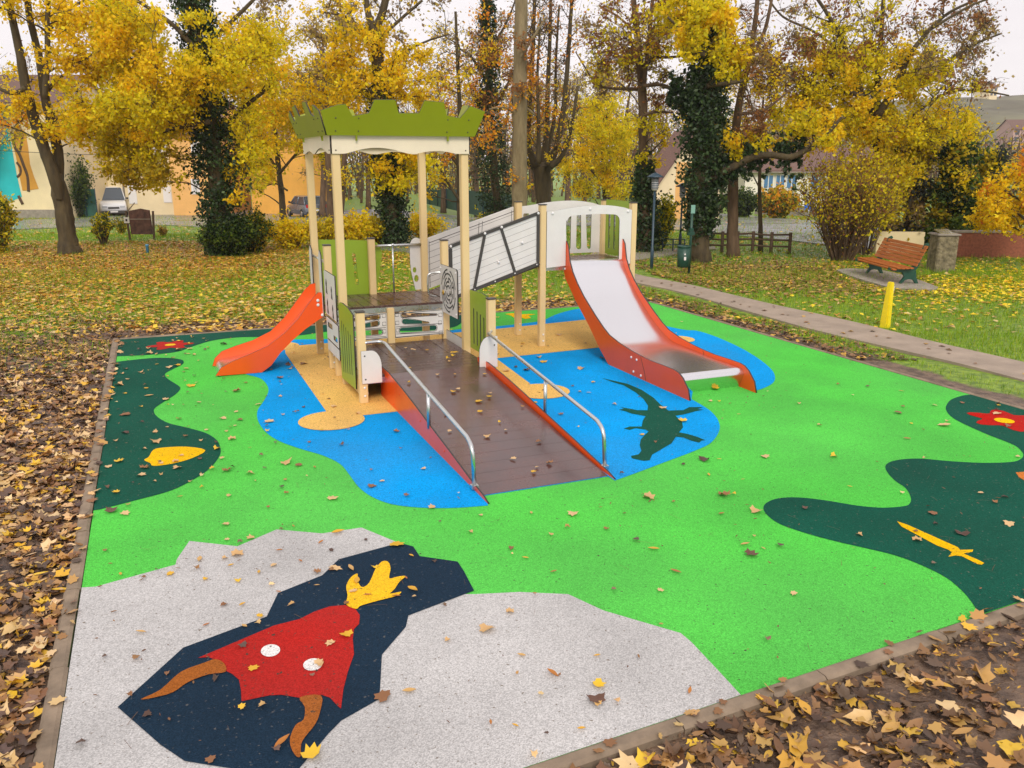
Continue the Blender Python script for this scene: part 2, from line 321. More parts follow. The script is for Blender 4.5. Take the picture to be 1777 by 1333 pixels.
def groundmat():
    m = bpy.data.materials.new('soil_and_turf'); m.use_nodes = True; t = m.node_tree; b = t.nodes['Principled BSDF']; K = t.links.new
    g = nd('ShaderNodeTexCoord', t); a = nd('ShaderNodeAttribute', t); a.attribute_name = 'Zone'
    def ns(s, d=5):
        n = nd('ShaderNodeTexNoise', t); n.inputs['Scale'].default_value = s; n.inputs['Detail'].default_value = d; K(g.outputs['Object'], n.inputs[0]); return n
    def ramp(n, c0, c1, p0=.35, p1=.65):
        r = nd('ShaderNodeValToRGB', t); r.color_ramp.elements[0].position = p0; r.color_ramp.elements[1].position = p1
        r.color_ramp.elements[0].color = (*c0, 1); r.color_ramp.elements[1].color = (*c1, 1); K(n.outputs['Fac'], r.inputs[0]); return r
    soil = ramp(ns(7, 8), (.06, .035, .024), (.20, .13, .085)); gr = ramp(ns(9, 6), (.09, .17, .008), (.25, .38, .015))
    n3 = ns(2.4, 6); ad = nd('ShaderNodeMath', t, operation='ADD'); K(a.outputs['Fac'], ad.inputs[0])
    mr = nd('ShaderNodeMapRange', t); mr.inputs['From Min'].default_value = .3; mr.inputs['From Max'].default_value = .7; mr.inputs['To Min'].default_value = -.3; mr.inputs['To Max'].default_value = .3
    K(n3.outputs['Fac'], mr.inputs[0]); K(mr.outputs[0], ad.inputs[1])
    st = nd('ShaderNodeMapRange', t); st.inputs['From Min'].default_value = .35; st.inputs['From Max'].default_value = .6; K(ad.outputs[0], st.inputs[0])
    mx = nd('ShaderNodeMix', t, data_type='RGBA'); K(st.outputs[0], mx.inputs['Factor']); K(soil.outputs[0], mx.inputs[6]); K(gr.outputs[0], mx.inputs[7]); K(mx.outputs[2], b.inputs['Base Color'])
    b.inputs['Roughness'].default_value = .5; bp = nd('ShaderNodeBump', t); bp.inputs['Strength'].default_value = 1; bp.inputs['Distance'].default_value = .03; K(ns(28, 8).outputs['Fac'], bp.inputs['Height']); K(bp.outputs[0], b.inputs['Normal'])
    return m
me.materials.append(groundmat()); go = bpy.data.objects.new('ground', me); COL.objects.link(go); tag(go, kind='structure')
# rubber playground surface: one object, thin poured sheets of colour
fl = MB(); fm = [m_green, m_dkgreen, m_blue, m_sand, m_grey, m_navy, m_red, m_yel, m_horn, m_wht, m_orr]
def sheet(poly, z, mi):
    n = len(poly); ar = sum(poly[i][0]*poly[(i+1) % n][1]-poly[(i+1) % n][0]*poly[i][1] for i in range(n))
    if ar < 0: poly = poly[::-1]
    fl.add([(p[0], p[1], z) for p in poly], [tuple(range(n))], mi)
def clampf(poly): return [(min(max(x, FA0), FA1), min(max(y, bf(x)), FB1)) for x, y in poly]
Z = .003
fl.prism([(FA0, bf(FA0)), (FA1, bf(FA1)), (FA1, FB1), (FA0, FB1)], (0, 0, -.02), (1, 0, 0), (0, 1, 0), .04, 0)
D1 = g2([(172.9,882.8),(243,865),(297,850),(337.6,830),(364.7,811),(381,789.6),(382,776),(375.5,762.6),(356.6,750.4),(324,741),(291.7,732.9),(272.8,722),(266.9,712.6),(270,705.9),(286.3,695),(305,682.9),(312.8,673.5),(309.3,668),(294.4,658.6),(286.9,651.8),(287.7,646.4),(299.8,639.7),(316,631.6),(318.8,626.2),(313.3,622.7),(291.7,620),(259.3,620.5),(206.6,626)])
sheet(clampf([(FA0, D1[0][1])]+[tuple(p) for p in catmull(D1, 4, False)]+[(FA0, D1[-1][1])]), Z, 1)
D2 = g2([(208,616.7),(243,615.4),(281,612.7),(310.6,608.6),(337.7,599),(364.7,591),(391.7,586.5),(421,584.3),(461,583.6),(524,581),(569,575),(640,573),(720,574),(781,569),(800,561),(805,551),(800,546)])
sheet(clampf([(FA0, D2[0][1])]+[tuple(p) for p in catmull(D2, 4, False)]+[(D2[-1][0], FB1), (FA0, FB1)]), Z, 1)
BL = g2([(846.5,877.5),(790,881.5),(730,881),(680,875),(645,862),(622,845),(607,825),(590,805),(560,790),(520,778),(485,765),(462,750),(448,730),(447,712),(458,695),(466,678),(462,665),(450,655),(425,648),(408,638),(396,626),(396,616),(405,608),(449,594),(509,589),(569,588),(660,585),(740,580),(793.6,572),(858.4,567),(916,561),(942.4,556.4),(964,546.8),(988,539.6),(1010,536),(1036,537),(1065,543),(1110,556),(1182,572.5),(1210,575.3),(1244.4,586.3),(1285.8,605.3),(1317,624.3),(1337.6,641.5),(1344.5,653.6),(1342.8,664),(1330.7,672.6),(1311.7,678.8),(1304,675),(1278,667.5),(1236,674),(1202,680)])
BL2 = g2([(1199.6,694),(1216.8,703.7),(1234,715.7),(1246,731),(1247.9,748.5),(1234,769),(1206.5,783),(1151.3,803.7),(1109.9,819.3),(1066.7,834.8)])
sheet([tuple(p) for p in catmull(BL, 4, False)]+[tuple(p) for p in catmull(BL2, 4, False)]+[(1.50, -4.188), (.30, -4.188)], Z, 2)
def circ(c, r, n=28): return [(c[0]+r*math.cos(2*math.pi*i/n), c[1]+r*math.sin(2*math.pi*i/n)) for i in range(n)]
# castle plan in sand yellow: walls and round corner towers
sheet([(-.48,-1.2),(-.2,-1.47),(.9,-1.47),(.9,.55),(2.26,.58),(4.0,.66),(5.4,.72),(5.4,2.6),(4.8,2.79),(3.03,2.6),(1.8,2.55),(-.42,2.55),(-.48,2.06)], 2*Z, 3)
sheet([(.9,.5),(.9,-1.47),(1.5,-1.47),(1.95,-1.2),(2.16,-.9),(2.26,.4),(2.26,.5)], 2*Z, 3)
sheet(circ((-.49,-1.53), .36), 3*Z, 3); sheet(circ((2.14,-1.3), .35), 3*Z, 3); sheet(circ((5.42,.72), .27), 3*Z, 3); sheet(circ((-.5, 2.6), .3), 3*Z, 3)
z4 = zr(820, 400, 2.898); z3 = zr(700, 320, 4.1667); zb = zr(80, 900, 2.278); zc = zr(1200, 640, 2.776); za = zr(0, 560, 3.702)
croc = [(648,745),(700,757),(780,775),(850,805),(910,845),(945,880),(985,910),(1060,908),(1090,893),(1160,893),(1130,903),(1162,906),(1120,914),(1100,920),(1060,930),(1020,936),(1052,965),(1058,995),(1038,1020),(1080,1028),(1130,1043),(1170,1060),(1150,1062),(1140,1072),(1100,1062),(1060,1046),(1022,1042),(1000,1075),(940,1110),(902,1132),(890,1160),(860,1163),(800,1150),(796,1138),(835,1130),(848,1112),(840,1085),(845,1055),(868,1030),(885,1015),(870,1006),(820,998),(790,1007),(760,1000),(790,990),(850,990),(856,960),(870,938),(830,930),(800,925),(772,914),(735,905),(762,900),(742,892),(790,900),(830,908),(880,908),(882,885),(858,850),(820,818),(760,782),(700,764)]
sheet(g2(z4(croc)), 2*Z, 1)
grey = [(140,1018.5),(165,1017),(303.9,979),(306,970),(328,938),(411.4,947.4),(479.5,918.4),(558.5,925.5),(626.5,915.4),(692.4,942.6),(700,990),(760,1031),(822,1031.7),(900,1028),(985,1032),(1045,1060),(1095,1075),(1180,1100),(1198,1115),(1245,1165),(1284,1207.5)]
gq = g2(grey); sheet([(FA0, gq[0][1])]+gq[1:-1]+[(gq[-1][0], bf(gq[-1][0])), (FA0, bf(FA0))], Z, 4)
navy = g2(zb([(1395,97),(1450,112),(1475,150),(1625,172),(1650,210),(1690,287),(1430,385),(1420,430),(1325,540),(1315,715),(1165,800),(1115,850)])+[(519,1333),(505,1350),(466,1345),(319,1321)]+zb([(450,895),(280,745),(540,510),(870,388),(915,295),(1090,225),(1155,162)]))
sheet(navy, 2*Z, 5)
sheet(g2(zb([(598,553),(900,425),(1000,400),(1060,370),(1120,350),(1180,345),(1220,360),(1238,385),(1235,420),(1215,440),(1210,480),(1215,540),(1190,610),(1172,680),(1163,755),(1150,745),(1120,712),(1085,700),(1000,712),(930,700),(880,702),(770,725),(768,680),(760,640),(735,618),(710,605),(700,575),(660,558),(640,550)])), 3*Z, 6)
sheet([tuple(p) for p in catmull(g2(zb([(1185,345),(1190,310),(1185,270),(1205,235),(1230,222),(1228,245),(1245,275),(1270,265),(1285,240),(1300,205),(1325,175),(1350,175),(1360,200),(1355,230),(1358,242),(1385,235),(1420,232),(1395,255),(1375,285),(1358,302),(1402,294),(1385,310),(1340,322),(1290,335),(1240,350),(1225,362)])), 3)], 4*Z, 7)
for pl in ([(372,718),(450,680),(530,610),(620,575),(665,560),(700,575),(707,610),(640,620),(560,650),(500,690),(430,710)], [(1000,712),(1085,705),(1080,770),(1060,820),(1020,870),(1005,900),(1003,945),(985,945),(965,910),(962,870),(985,820),(1015,800),(1020,750)]):
    sheet([tuple(p) for p in catmull(g2(zb(pl)), 3)], 4*Z, 8)
for cx, cy in ((885,526),(1052,582)): sheet(g2(zb([(cx+38*math.cos(t)+3*math.sin(t), cy+24*math.sin(t)-5*math.cos(t)) for t in np.linspace(0, 2*math.pi, 24, False)])), 4*Z, 9)
DG = g2(zc([(1303,136),(1250,155),(1225,190),(1235,220),(1270,250),(1340,285),(1430,325),(1520,360),(1570,385),(1598,420),(1580,445),(1530,457),(1400,460),(1250,452),(1120,440),(1040,440),(970,450),(935,470),(940,500),(980,545),(1030,580),(1055,625),(1050,655),(1020,668),(920,675),(800,665),(650,640),(520,625),(420,628),(360,650),(345,680),(370,715),(430,755),(560,800),(700,838),(830,868),(980,905),(1100,950),(1220,1010),(1300,1075),(1350,1135),(1382,1187)]))
dg = [tuple(p) for p in catmull(DG, 4, False)]
sheet(clampf([(FA1, dg[0][1])]+dg+[(dg[-1][0], bf(dg[-1][0])), (FA1, bf(FA1))]), Z, 1)
cR = gp(*zc([(1500,260)])[0]); fpx = []
for i in range(40):
    t = 2*math.pi*i/40; r = .34*(1+.24*math.cos(6*t+.5)); fpx.append((cR[0]+.08+r*math.cos(t), cR[1]+r*math.sin(t)))
sheet(fpx, 2*Z, 6); sheet(circ((cR[0]+.02, cR[1]), .10, 16), 3*Z, 7)
cL = gp(*za([(1095,140)])[0]); sheet([(cL[0]+.28*(1+.25*math.cos(6*t))*math.cos(t), cL[1]+.28*(1+.25*math.cos(6*t))*math.sin(t)) for t in np.linspace(0, 2*math.pi, 40, False)], 2*Z, 6); sheet(circ(cL[:2], .08, 16), 3*Z, 7)
sheet(g2(zc([(988,742),(1040,760),(1280,868),(1292,881),(1355,880),(1350,891),(1308,899),(1380,930),(1408,945),(1395,953),(1375,950),(1300,912),(1270,908),(1235,914),(1252,893),(1235,880),(1180,860),(1010,768)])), 2*Z, 7)
sheet(g2(zc([(1560,508),(1602,505),(1660,515),(1650,545),(1602,547),(1575,530)])), 2*Z, 10)
sheet([tuple(p) for p in catmull(g2(za([(925,880),(955,860),(985,815),(1050,800),(1200,795),(1320,818),(1230,870),(1100,905),(985,918),(965,900)])), 3)], 2*Z, 7)
sheet(g2(z3([(735,938),(790,932),(850,942),(900,938),(960,940),(905,950),(925,968),(880,975),(850,962),(800,965),(780,950)])), Z, 7)
fo = fl.build('playground_floor', fm); tag(fo, kind='structure')
# kerb of concrete edging pieces
kb = MB()
def kerbline(p, q, wdt, gap=1.0):
    p, q = Vector((*p, 0)), Vector((*q, 0)); d = q-p; n = max(1, round(d.length/gap)); u = d.normalized(); v = Vector((-u.y, u.x, 0))
    for i in range(n):
        a0 = p+d*(i/n)+u*.004; a1 = p+d*((i+1)/n)-u*.004; jz = rng.uniform(-.003, .003); jv = v*rng.uniform(-.004, .004)
        pf = [(0,-.15),(wdt,-.15),(wdt,.0+jz),(wdt-.02,.016+jz),(.02,.016+jz),(0,.004)]
        A = [a0+jv+v*s+Vector((0, 0, z)) for s, z in pf]; B = [a1+jv+v*s+Vector((0, 0, z)) for s, z in pf]
        kb.add(A+B, [tuple(range(6)), tuple(range(11, 5, -1))]+[(k, 6+k, 6+(k+1) % 6, (k+1) % 6) for k in range(6)], 0)
kerbline((FA0-.008, bf(FA0)-.1), (FA0-.008, FB1+.08), .095); kerbline((FA1+.02, bf(FA1)-.006), (FA0-.0, bf(FA0)-.006), .10)
kerbline((FA0, FB1+.006), (FA1, FB1+.006), .07); kerbline((FA1+.006, FB1), (FA1+.006, bf(FA1)), .06)
ko = kb.build('kerb', m_kerb); tag(ko, kind='structure')
# concrete footpath beyond the playground, following the ground
def strip(name, L1, L2, mat, dz, n=8, kind='structure', sub=5):
    A = catmull([gY(*p)[0] for p in L1], n, False); B = catmull([gY(*p)[0] for p in L2], n, False); k = len(A); vs = []
    for a, b in zip(A, B):
        for j in range(-1, sub+2):
            jj = min(max(j, 0), sub); q = a+(b-a)*jj/sub; vs.append((q[0], q[1], float(tz(q[0], q[1]))+dz-(.12 if j != jj else 0)))
    s1 = sub+3; sub = sub+2; fs = [(i*s1+j, i*s1+j+1, (i+1)*s1+j+1, (i+1)*s1+j) for i in range(k-1) for j in range(sub)]
    m = MB(); m.add(vs, fs, 0); o = m.build(name, mat); o.data.flip_normals() if o.data.polygons[0].normal.z < 0 else None
    return tag(o, kind=kind)
strip('path', [(1035,432),(1060,452),(1100,475),(1198,495),(1331,527),(1472,558),(1629,597),(1777,631),(2100,705)], [(1018,452),(1048,474),(1100,490),(1178,507),(1300,542),(1413,574),(1570,611),(1692,640),(1990,720)], m_path, .006)
strip('gravel_path', [(1070,444),(1120,436),(1180,432),(1240,429)], [(1062,458),(1125,449),(1190,440),(1244,433)], m_conc, .012)
strip('road', [(-260,405),(0,397),(150,392),(270,389),(340,392),(430,400),(520,410),(620,425),(720,440),(820,458)], [(-260,388),(0,381),(150,376),(250,364),(330,362),(430,364),(520,371),(640,363),(760,371),(900,380)], m_asph, .02, 6, sub=8)
strip('lane', [(900,395),(1000,392),(1100,395),(1200,402),(1300,412),(1420,425),(1600,440)], [(900,375),(1000,372),(1100,372),(1200,372),(1300,375),(1420,385),(1600,398)], m_asph, .02, 4, sub=8)
#=SECTION play.py
PS = thing('play_structure', 'cream, green and white castle climbing frame with two orange slides and a ramp', 'play structure', (0, 0, 0))
PW = .048
def post(x, y, z0, z1, cap=False, bolts=0):
    m = MB(); m.box((x-PW, y-PW, z0), (x+PW, y+PW, z1)); o = m.build('post', m_post, PS, bevel=.008)
    if cap:
        c = MB(); c.box((x-PW-.004, y-PW-.004, z1), (x+PW+.004, y+PW+.004, z1+.014)); c.build('post_cap', m_trim, o)
    if bolts:
        c = MB()
        for zb_ in (.09, .19): c.ball((x+.01, y-PW-.004, zb_), .016, 0, 8, 4, (1, .6, 1)); c.ball((x+PW+.004, y, zb_+.02), .016, 0, 8, 4, (.6, 1, 1))
        c.split('bolt', m_bolt, o)
    return o
for x, y in ((0, 0), (1.62, 0), (0, 1.86), (1.62, 1.86)): post(x, y, 0, 3.0, bolts=1)
post(0, -.95, 0, 1.08, True, 1); post(1.62, -.93, 0, 1.13, True, 1); post(0, .90, 0, 1.67, True, 1); post(1.62, .88, 0, 1.68, True, 1)
post(.80, .80, 0, .80); post(.82, 1.86, 0, 1.65, True); post(0.0, .45, 0, .27)
for x, y in ((3.22, 1.10), (4.75, 1.10), (3.22, 2.02), (4.75, 2.02)): post(x, y, 0, 2.12, True, 1)
# decks: boards with narrow joints on a steel frame
def deck(name, x0, x1, y0, y1, z, n, along='y', mats=m_deck, holes=None, par=None):
    m = MB()
    for i in range(n):
        if along == 'y': a = x0+(x1-x0)*i/n; b = x0+(x1-x0)*(i+1)/n; m.box((a+.0025, y0, z-.028), (b-.0025, y1, z))
        else: a = y0+(y1-y0)*i/n; b = y0+(y1-y0)*(i+1)/n; m.box((x0, a+.0025, z-.028), (x1, b-.0025, z))
    o = m.build(name, mats, par or PS, bevel=.002)
    f = MB()
    for a, b in (((x0+.01, y0+.012, z-.10), (x1-.01, y0+.05, z-.03)), ((x0+.01, y1-.05, z-.10), (x1-.01, y1-.012, z-.03)), ((x0+.01, y0+.052, z-.10), (x0+.05, y1-.052, z-.03)), ((x1-.05, y0+.052, z-.10), (x1-.01, y1-.052, z-.03))): f.box(a, b)
    f.build('deck_frame', m_tube, o); return o
deck('deck', -.02, 1.64, .79, 1.93, .84, 11); deck('deck', .03, 1.59, -.10, .77, .315, 6, 'y')
deck('deck', .03, 1.59, -.94, -.106, .315, 6, 'x'); deck('deck', 3.2, 4.77, 1.08, 2.04, 1.25, 10)
# yellow base rail under the low deck
t = MB(); t.box((.02, -.92, .02), (.06, .78, .19)); t.box((1.56, -.92, .02), (1.60, .78, .19)); t.split('base_rail', m_post, PS)
# ramp
def rz(b): return .315*max(0, 1-(-b-.94)/3.24)
m = MB(); N = 16
for i in range(N):
    b0 = -.95-3.23*i/N; b1 = -.95-3.23*(i+1)/N+.003
    m.add([(.30, b0, rz(b0)+.006), (1.50, b0, rz(b0)+.006), (1.50, b1, rz(b1)+.006), (.30, b1, rz(b1)+.006), (.30, b0, rz(b0)-.02), (1.50, b0, rz(b0)-.02), (1.50, b1, rz(b1)-.02), (.30, b1, rz(b1)-.02)], [(0,3,2,1),(4,5,6,7),(0,1,5,4),(3,7,6,2),(0,4,7,3),(1,2,6,5)])
ramp = m.build('ramp', M('wet_ramp_board', (.085, .036, .032), .17, coat=.25, var=.3, vs=2.2, rvar=.14, bump=.4, bs=160, spec=.6, bdist=.002), PS)
sideprof = [(-.72, .0), (-.72, .37), (-1.1, .375), (-1.7, .325), (-2.2, .27), (-2.8, .195), (-3.4, .125), (-3.9, .06), (-4.25, .028), (-4.37, .0)]
for x in (.275, 1.525):
    pf = [(p[0] if x < 1 else p[0]+.09*(p[0] < -4), p[1]+.003) for p in sideprof]
    s = panel('ramp_side', pf, [], (x, 0, 0), (0, 1, 0), (0, 0, 1), .016, [m_orange, m_core], PS)
    c = MB()
    for b, z in ((-1.0, .3), (-1.6, .24), (-2.4, .16), (-3.2, .09), (-1.32, .05)): c.ball((x-.012 if x < 1 else x-.012, b, z), .009, 0, 8, 4, (.6, 1, 1))
    c.split('bolt', m_orange, s)
def arc(cx, cy, r, a0, a1, n=10, ry=None): return [(cx+r*math.cos(math.radians(a0+(a1-a0)*i/n)), cy+(ry or r)*math.sin(math.radians(a0+(a1-a0)*i/n))) for i in range(n+1)]
def slot(x, z0, z1, wd, lean=0, taper=0): # rounded slot
    w0, w1 = wd/2, wd/2*(1-taper)
    return arc(x, z0+w0, w0, 180, 360, 6)+arc(x+lean, z1-w1, w1, 0, 180, 6)
# low green side panels with slots
outer = arc(-.22, .90, .16, 60, 90, 3)[:1] and [(-.88, .15), (-.06, .10), (-.06, 1.02), (-.14, 1.075), (-.3, 1.09), (-.6, 1.085), (-.88, 1.04)]
holes = [slot(-.20-.125*i, .20+.02*i, .86-.02*i, .032, .0) for i in range(5)]
panel('green_panel', outer, holes, (-.062, 0, 0), (0, 1, 0), (0, 0, 1), .016, [m_lime, m_core], PS)
outer = [(-.86, .35), (-.06, .35), (-.06, 1.12), (-.5, 1.14), (-.86, 1.10)]
panel('green_panel', outer, [slot(-.20-.125*i, .42, .90-.02*i, .034) for i in range(5)], (1.61+.058, 0, 0), (0, 1, 0), (0, 0, 1), .016, [m_lime, m_core], PS)
# quarter round end plates
for x, sg in ((-.02, 1), (1.67, -1)):
    o_ = [(0, 0), (.235, 0), (.235, .19)]+arc(.115, .20, .12, 0, 90, 8, .19)+[(0, .39)]
    pts = [(x+sg*p[0], .245+p[1]+(0 if sg > 0 else .05)) for p in o_]
    q = panel('end_plate', pts if sg > 0 else pts[::-1], [], (0, -1.01, 0), (1, 0, 0), (0, 0, 1), .014, [m_white, m_core], PS)
    c = MB(); [c.ball((x+sg*dx, -1.02, .245+dz), .010, 0, 8, 4, (1, .5, 1)) for dx, dz in ((.04, .05), (.04, .33))]; c.split('bolt', m_trim, q)
# toe boards
for x in (-.058, 1.62): panel('toe_board', [(.06, .29), (.84, .29), (.84, .43), (.06, .43)], [], (x, 0, 0), (0, 1, 0), (0, 0, 1), .014, [m_white, m_core], PS)
# tapered-bar play panels under the upper deck
def barpanel(x0, x1, flip):
    W = x1-x0; z0, z1 = .37, .735; e = lambda u: u if not flip else 1-u
    outer = [(x0, z0), (x1, z0+.01), (x1, z1), (x0, z1-.01)]
    H_ = []
    for (ua, za, ta), (ub, zb_, tb) in (((.13, .665, .02), (.86, .685, .058)), ((.30, .555, .028), (.84, .60, .075)), ((.14, .475, .075), (.9, .475, .07))):
        a, b = x0+W*e(ua), x0+W*e(ub)
        if a > b: (a, za, ta), (b, zb_, tb) = (b, zb_, tb), (a, za, ta)
        H_.append(arc(a+ta/2, za, ta/2, 90, 270, 6)+arc(b-tb/2, zb_, tb/2, -90, 90, 6))
    o = panel('bar_panel', outer, H_, (0, .80, 0), (1, 0, 0), (0, 0, 1), .014, [m_white, m_core], PS)
    l = MB(); y = .7925
    def line(pts, r=.0035): l.tube([(p[0], y, p[1]) for p in pts], r, 4, caps=False, smooth=False)
    for h in H_:
        c = np.mean(h, 0); line([(c[0]+(p[0]-c[0])*1.03, c[1]+(p[1]-c[1])*1.22) for p in h]+[(c[0]+(h[0][0]-c[0])*1.03, c[1]+(h[0][1]-c[1])*1.22)])
    for u, zc_ in ((.94, .70), (.06, .655), (.94, .585), (.07, .545), (.93, .48), (.06, .40)):
        x = x0+W*e(u); s = .024; line([(x-s, zc_-s), (x+s, zc_-s), (x+s, zc_+s), (x-s, zc_+s), (x-s, zc_-s)])
    line([(x0+.02, .43), (x1-.02, .405)]); line([(x0+.02, .385), (x1-.02, .39)]); line([(x0+.02, .53), (x1-.02, .532)]); line([(x0+.01, z0+.01), (x1-.01, z0+.02), (x1-.01, z1-.01), (x0+.01, z1-.02), (x0+.01, z0+.01)], .0045)
    l.build('line_drawing', m_lines, o)
barpanel(.06, .75, False); barpanel(.85, 1.56, True)
# small side copy of the bar panel by the left posts
o = panel('bar_panel', [(.06, .45), (.85, .45), (.85, .74), (.06, .74)], [[(.15, .50), (.4, .50), (.4, .56), (.15, .57)], [(.45, .62), (.75, .61), (.75, .68), (.45, .69)]], (-.058, 0, 0), (0, 1, 0), (0, 0, 1), .014, [m_white, m_core], PS)
# panel with cut figures
o = panel('figure_panel', [(.13, .78), (.86, .78), (.86, 1.34), (.80, 1.36), (.13, 1.36)], [], (-.058, 0, 0), (0, 1, 0), (0, 0, 1), .016, [m_white, m_core], PS)
l = MB()
for by, bz, s in ((.70, 1.16, .1), (.68, .90, .1), (.36, 1.12, .085), (.33, .88, .09)):
    for sg, th_ in ((-1, 0),): l.prism([(by-.45*s, bz-s), (by+.45*s, bz-s*.9), (by+.2*s, bz-.1*s), (by+.5*s, bz+.3*s), (by+.1*s, bz+s), (by-.25*s, bz+.5*s), (by-.1*s, bz)], (-.0685, 0, 0), (0, 1, 0), (0, 0, 1), .003)
l.split('cut_out_figure', m_lines, o)
# maze panel: rings of grooves with gaps
mz = panel('maze_panel', [(.15, .70), (.90, .70), (.90, 1.33), (.86, 1.36), (.19, 1.36), (.15, 1.33)], [], (1.565, 0, 0), (0, 1, 0), (0, 0, 1), .018, [m_white, m_core], PS)
l = MB(); c0 = (.52, 1.03)
def ring(r, a0, a1, wd=.020):
    n = max(3, int(abs(a1-a0)/12)); A = []
    for i in range(n): 
        t0, t1 = math.radians(a0+(a1-a0)*i/n), math.radians(a0+(a1-a0)*(i+1)/n)
        q = [(c0[0]+(r+s)*math.cos(t)*1.02, c0[1]+(r+s)*math.sin(t)) for s, t in ((-wd/2, t0), (wd/2, t0), (wd/2, t1), (-wd/2, t1))]
        l.add([(1.553, p[0], p[1]) for p in q], [(0, 1, 2, 3)])
for r, segs in ((.07, ((0, 150), (175, 330))), (.125, ((20, 110), (130, 215), (240, 350))), (.18, ((0, 70), (95, 160), (185, 250), (275, 340))), (.235, ((35, 120), (140, 200), (225, 300), (315, 370))), (.29, ((10, 85), (105, 170), (190, 235), (260, 350)))):
    for a0, a1 in segs: ring(r, a0, a1)
for a, r0, r1 in ((30, .07, .125), (200, .07, .125), (95, .125, .18), (250, .125, .18), (160, .18, .235), (340, .18, .235), (60, .235, .29), (225, .235, .29)):
    t = math.radians(a); d = (math.cos(t), math.sin(t)); n_ = (-d[1]*.01, d[0]*.01)
    l.add([(1.5525, c0[0]+d[0]*r+n_[0]*s, c0[1]+d[1]*r+n_[1]*s) for r, s in ((r0, 1), (r0, -1), (r1, -1), (r1, 1))], [(0, 1, 2, 3)])
l.build('maze_grooves', m_lines, mz)
c = MB(); [c.ball((1.552, b, z), .014, 0, 8, 4, (.6, 1, 1)) for b, z in ((.2, 1.31), (.85, 1.31), (.85, .75), (.2, .75))]; c.split('bolt', m_bolt, mz)
c = MB(); c.prism([(.02*math.cos(i)*(.8+.3*(i % 2))*1.4, .03*math.sin(i)*1.2) for i in range(6)], (1.548, .74, .98), (0, 1, 0), (0, 0, 1), .006); c.build('maze_slider', m_yel, mz)
# back green panel of the tower
outer = [(.02, .80), (.88, .80)]+arc(.82, 1.42, .17, -10, 90, 8, .20)+[(.5, 1.64), (.02, 1.66)]
panel('green_panel', outer, [slot(.20, .95, 1.40, .05, -.03), slot(.42, .95, 1.42, .05, -.03), slot(.60, .98, 1.45, .05, -.03)], (0, 1.925, 0), (1, 0, 0), (0, 0, 1), .016, [m_lime, m_core], PS)
# rail with one baluster at the back
r = MB(); r.tube([(.86, 1.86, 1.54), (1.58, 1.86, 1.54)], .019, 10); r.tube([(1.14, 1.86, .84), (1.14, 1.86, 1.53)], .012, 8); r.ball((1.14, 1.84, 1.55), .022); r.build('back_rail', m_tube, PS)
outer = arc(1.51, 1.50, .10, 60, 180, 8, .14)+[(1.41, 1.30), (1.42, 1.15), (1.45, 1.0), (1.48, .86), (1.58, .86), (1.58, 1.62)]
panel('side_plate', outer, [arc(1.475, 1.16, .028, 0, 330, 11, .045), arc(1.50, 1.03, .035, 0, 330, 11, .055)], (0, 1.90, 0), (1, 0, 0), (0, 0, 1), .016, [m_white, m_core], PS)
h = MB(); h.tube(catmull([(1.50, .90, .90), (1.40, .90, .93), (1.38, .90, 1.02), (1.38, .90, 1.15), (1.40, .90, 1.22), (1.50, .90, 1.24), (1.57, .88, 1.24)], 4, False), .013, 8); h.build('grab_handle', m_tube, PS)
# plates and rail at the mouth of the small slide
for b0, b1 in ((.94, 1.12), (1.66, 1.84)):
    outer = [(b0, .72), (b1, .72), (b1, 1.52), ((b0+b1)/2, 1.60), (b0, 1.54)]
    panel('entrance_plate', outer, [], (-.075, 0, 0), (0, 1, 0), (0, 0, 1), .016, [m_white, m_core], PS)
r = MB(); r.tube([(-.05, .94, 1.46), (-.05, 1.82, 1.46)], .018, 10); r.build('entrance_rail', m_tube, PS)
# fascia and battlement crown
def wavy(L_):
    pts = []; n = 40
    for i in range(n+1):
        s = L_*i/n; k = s/L_
        pts.append((s, .01+.07*max(0, math.sin(math.pi*(k-.09)/.45))**1.0*(k < .54)+.035*max(0, math.sin(math.pi*(k-.60)/.30))*(k > .6)*(k < .9)))
    return pts
def fascia(O, U, L_, N):
    pl = wavy(L_)+[(L_, .24), (0, .24)]
    q = panel('fascia', pl, [], O, U, (0, 0, 1), .016, [m_fascia, m_core], PS)
    c = MB(); N = Vector(N); [c.ball(Vector(O)+Vector(U)*s+Vector((0, 0, z))+N*.01, .009, 0, 6, 4) for s in (.045, L_-.045) for z in (.05,)]; c.split('bolt', m_trim, q)
def crown(O, U, L_, Nout):
    O, U, Nout = Vector(O), Vector(U), Vector(Nout); e = .0
    pl = [(-.05, 0), (L_+.05, 0), (L_+.155, .31), (L_-.045, .375), (L_-.165, .225), (L_-.34, .255), (L_-.385, .41), (L_-.63, .425), (L_-.69, .275), (.80, .27), (.75, .425), (.50, .42), (.44, .265), (.25, .225), (.165, .36), (.08, .355), (-.125, .285)]
    Vv = Vector((0, 0, 1))*math.cos(.30)+Nout*math.sin(.30)
    q = panel('crown_panel', pl if (U.cross(Vv)).dot(Nout) > -2 else pl, [], O, U, Vv, .016, [m_crown, m_core], PS)
    c = MB()
    for s in (.30, L_-.30):
        p = O+U*s; c.prism([(0, -.06), (0, .20), (.075, .20), (.02, -.06)], p-Nout*.025, Nout, (0, 0, 1), .02)
    c.split('bracket', m_crown, q)
    c = MB(); [c.ball(O+U*s+Vv*z+Nout*.012, .009, 0, 6, 4) for s in (.05, .32, L_-.32, L_-.05) for z in (.05, .2)]; c.split('bolt', m_trim, q)
e = .06
fascia((-.05, -e, 2.83), (1, 0, 0), 1.72, (0, -1, 0)); fascia((-.05, 1.86+e, 2.83), (1, 0, 0), 1.72, (0, 1, 0))
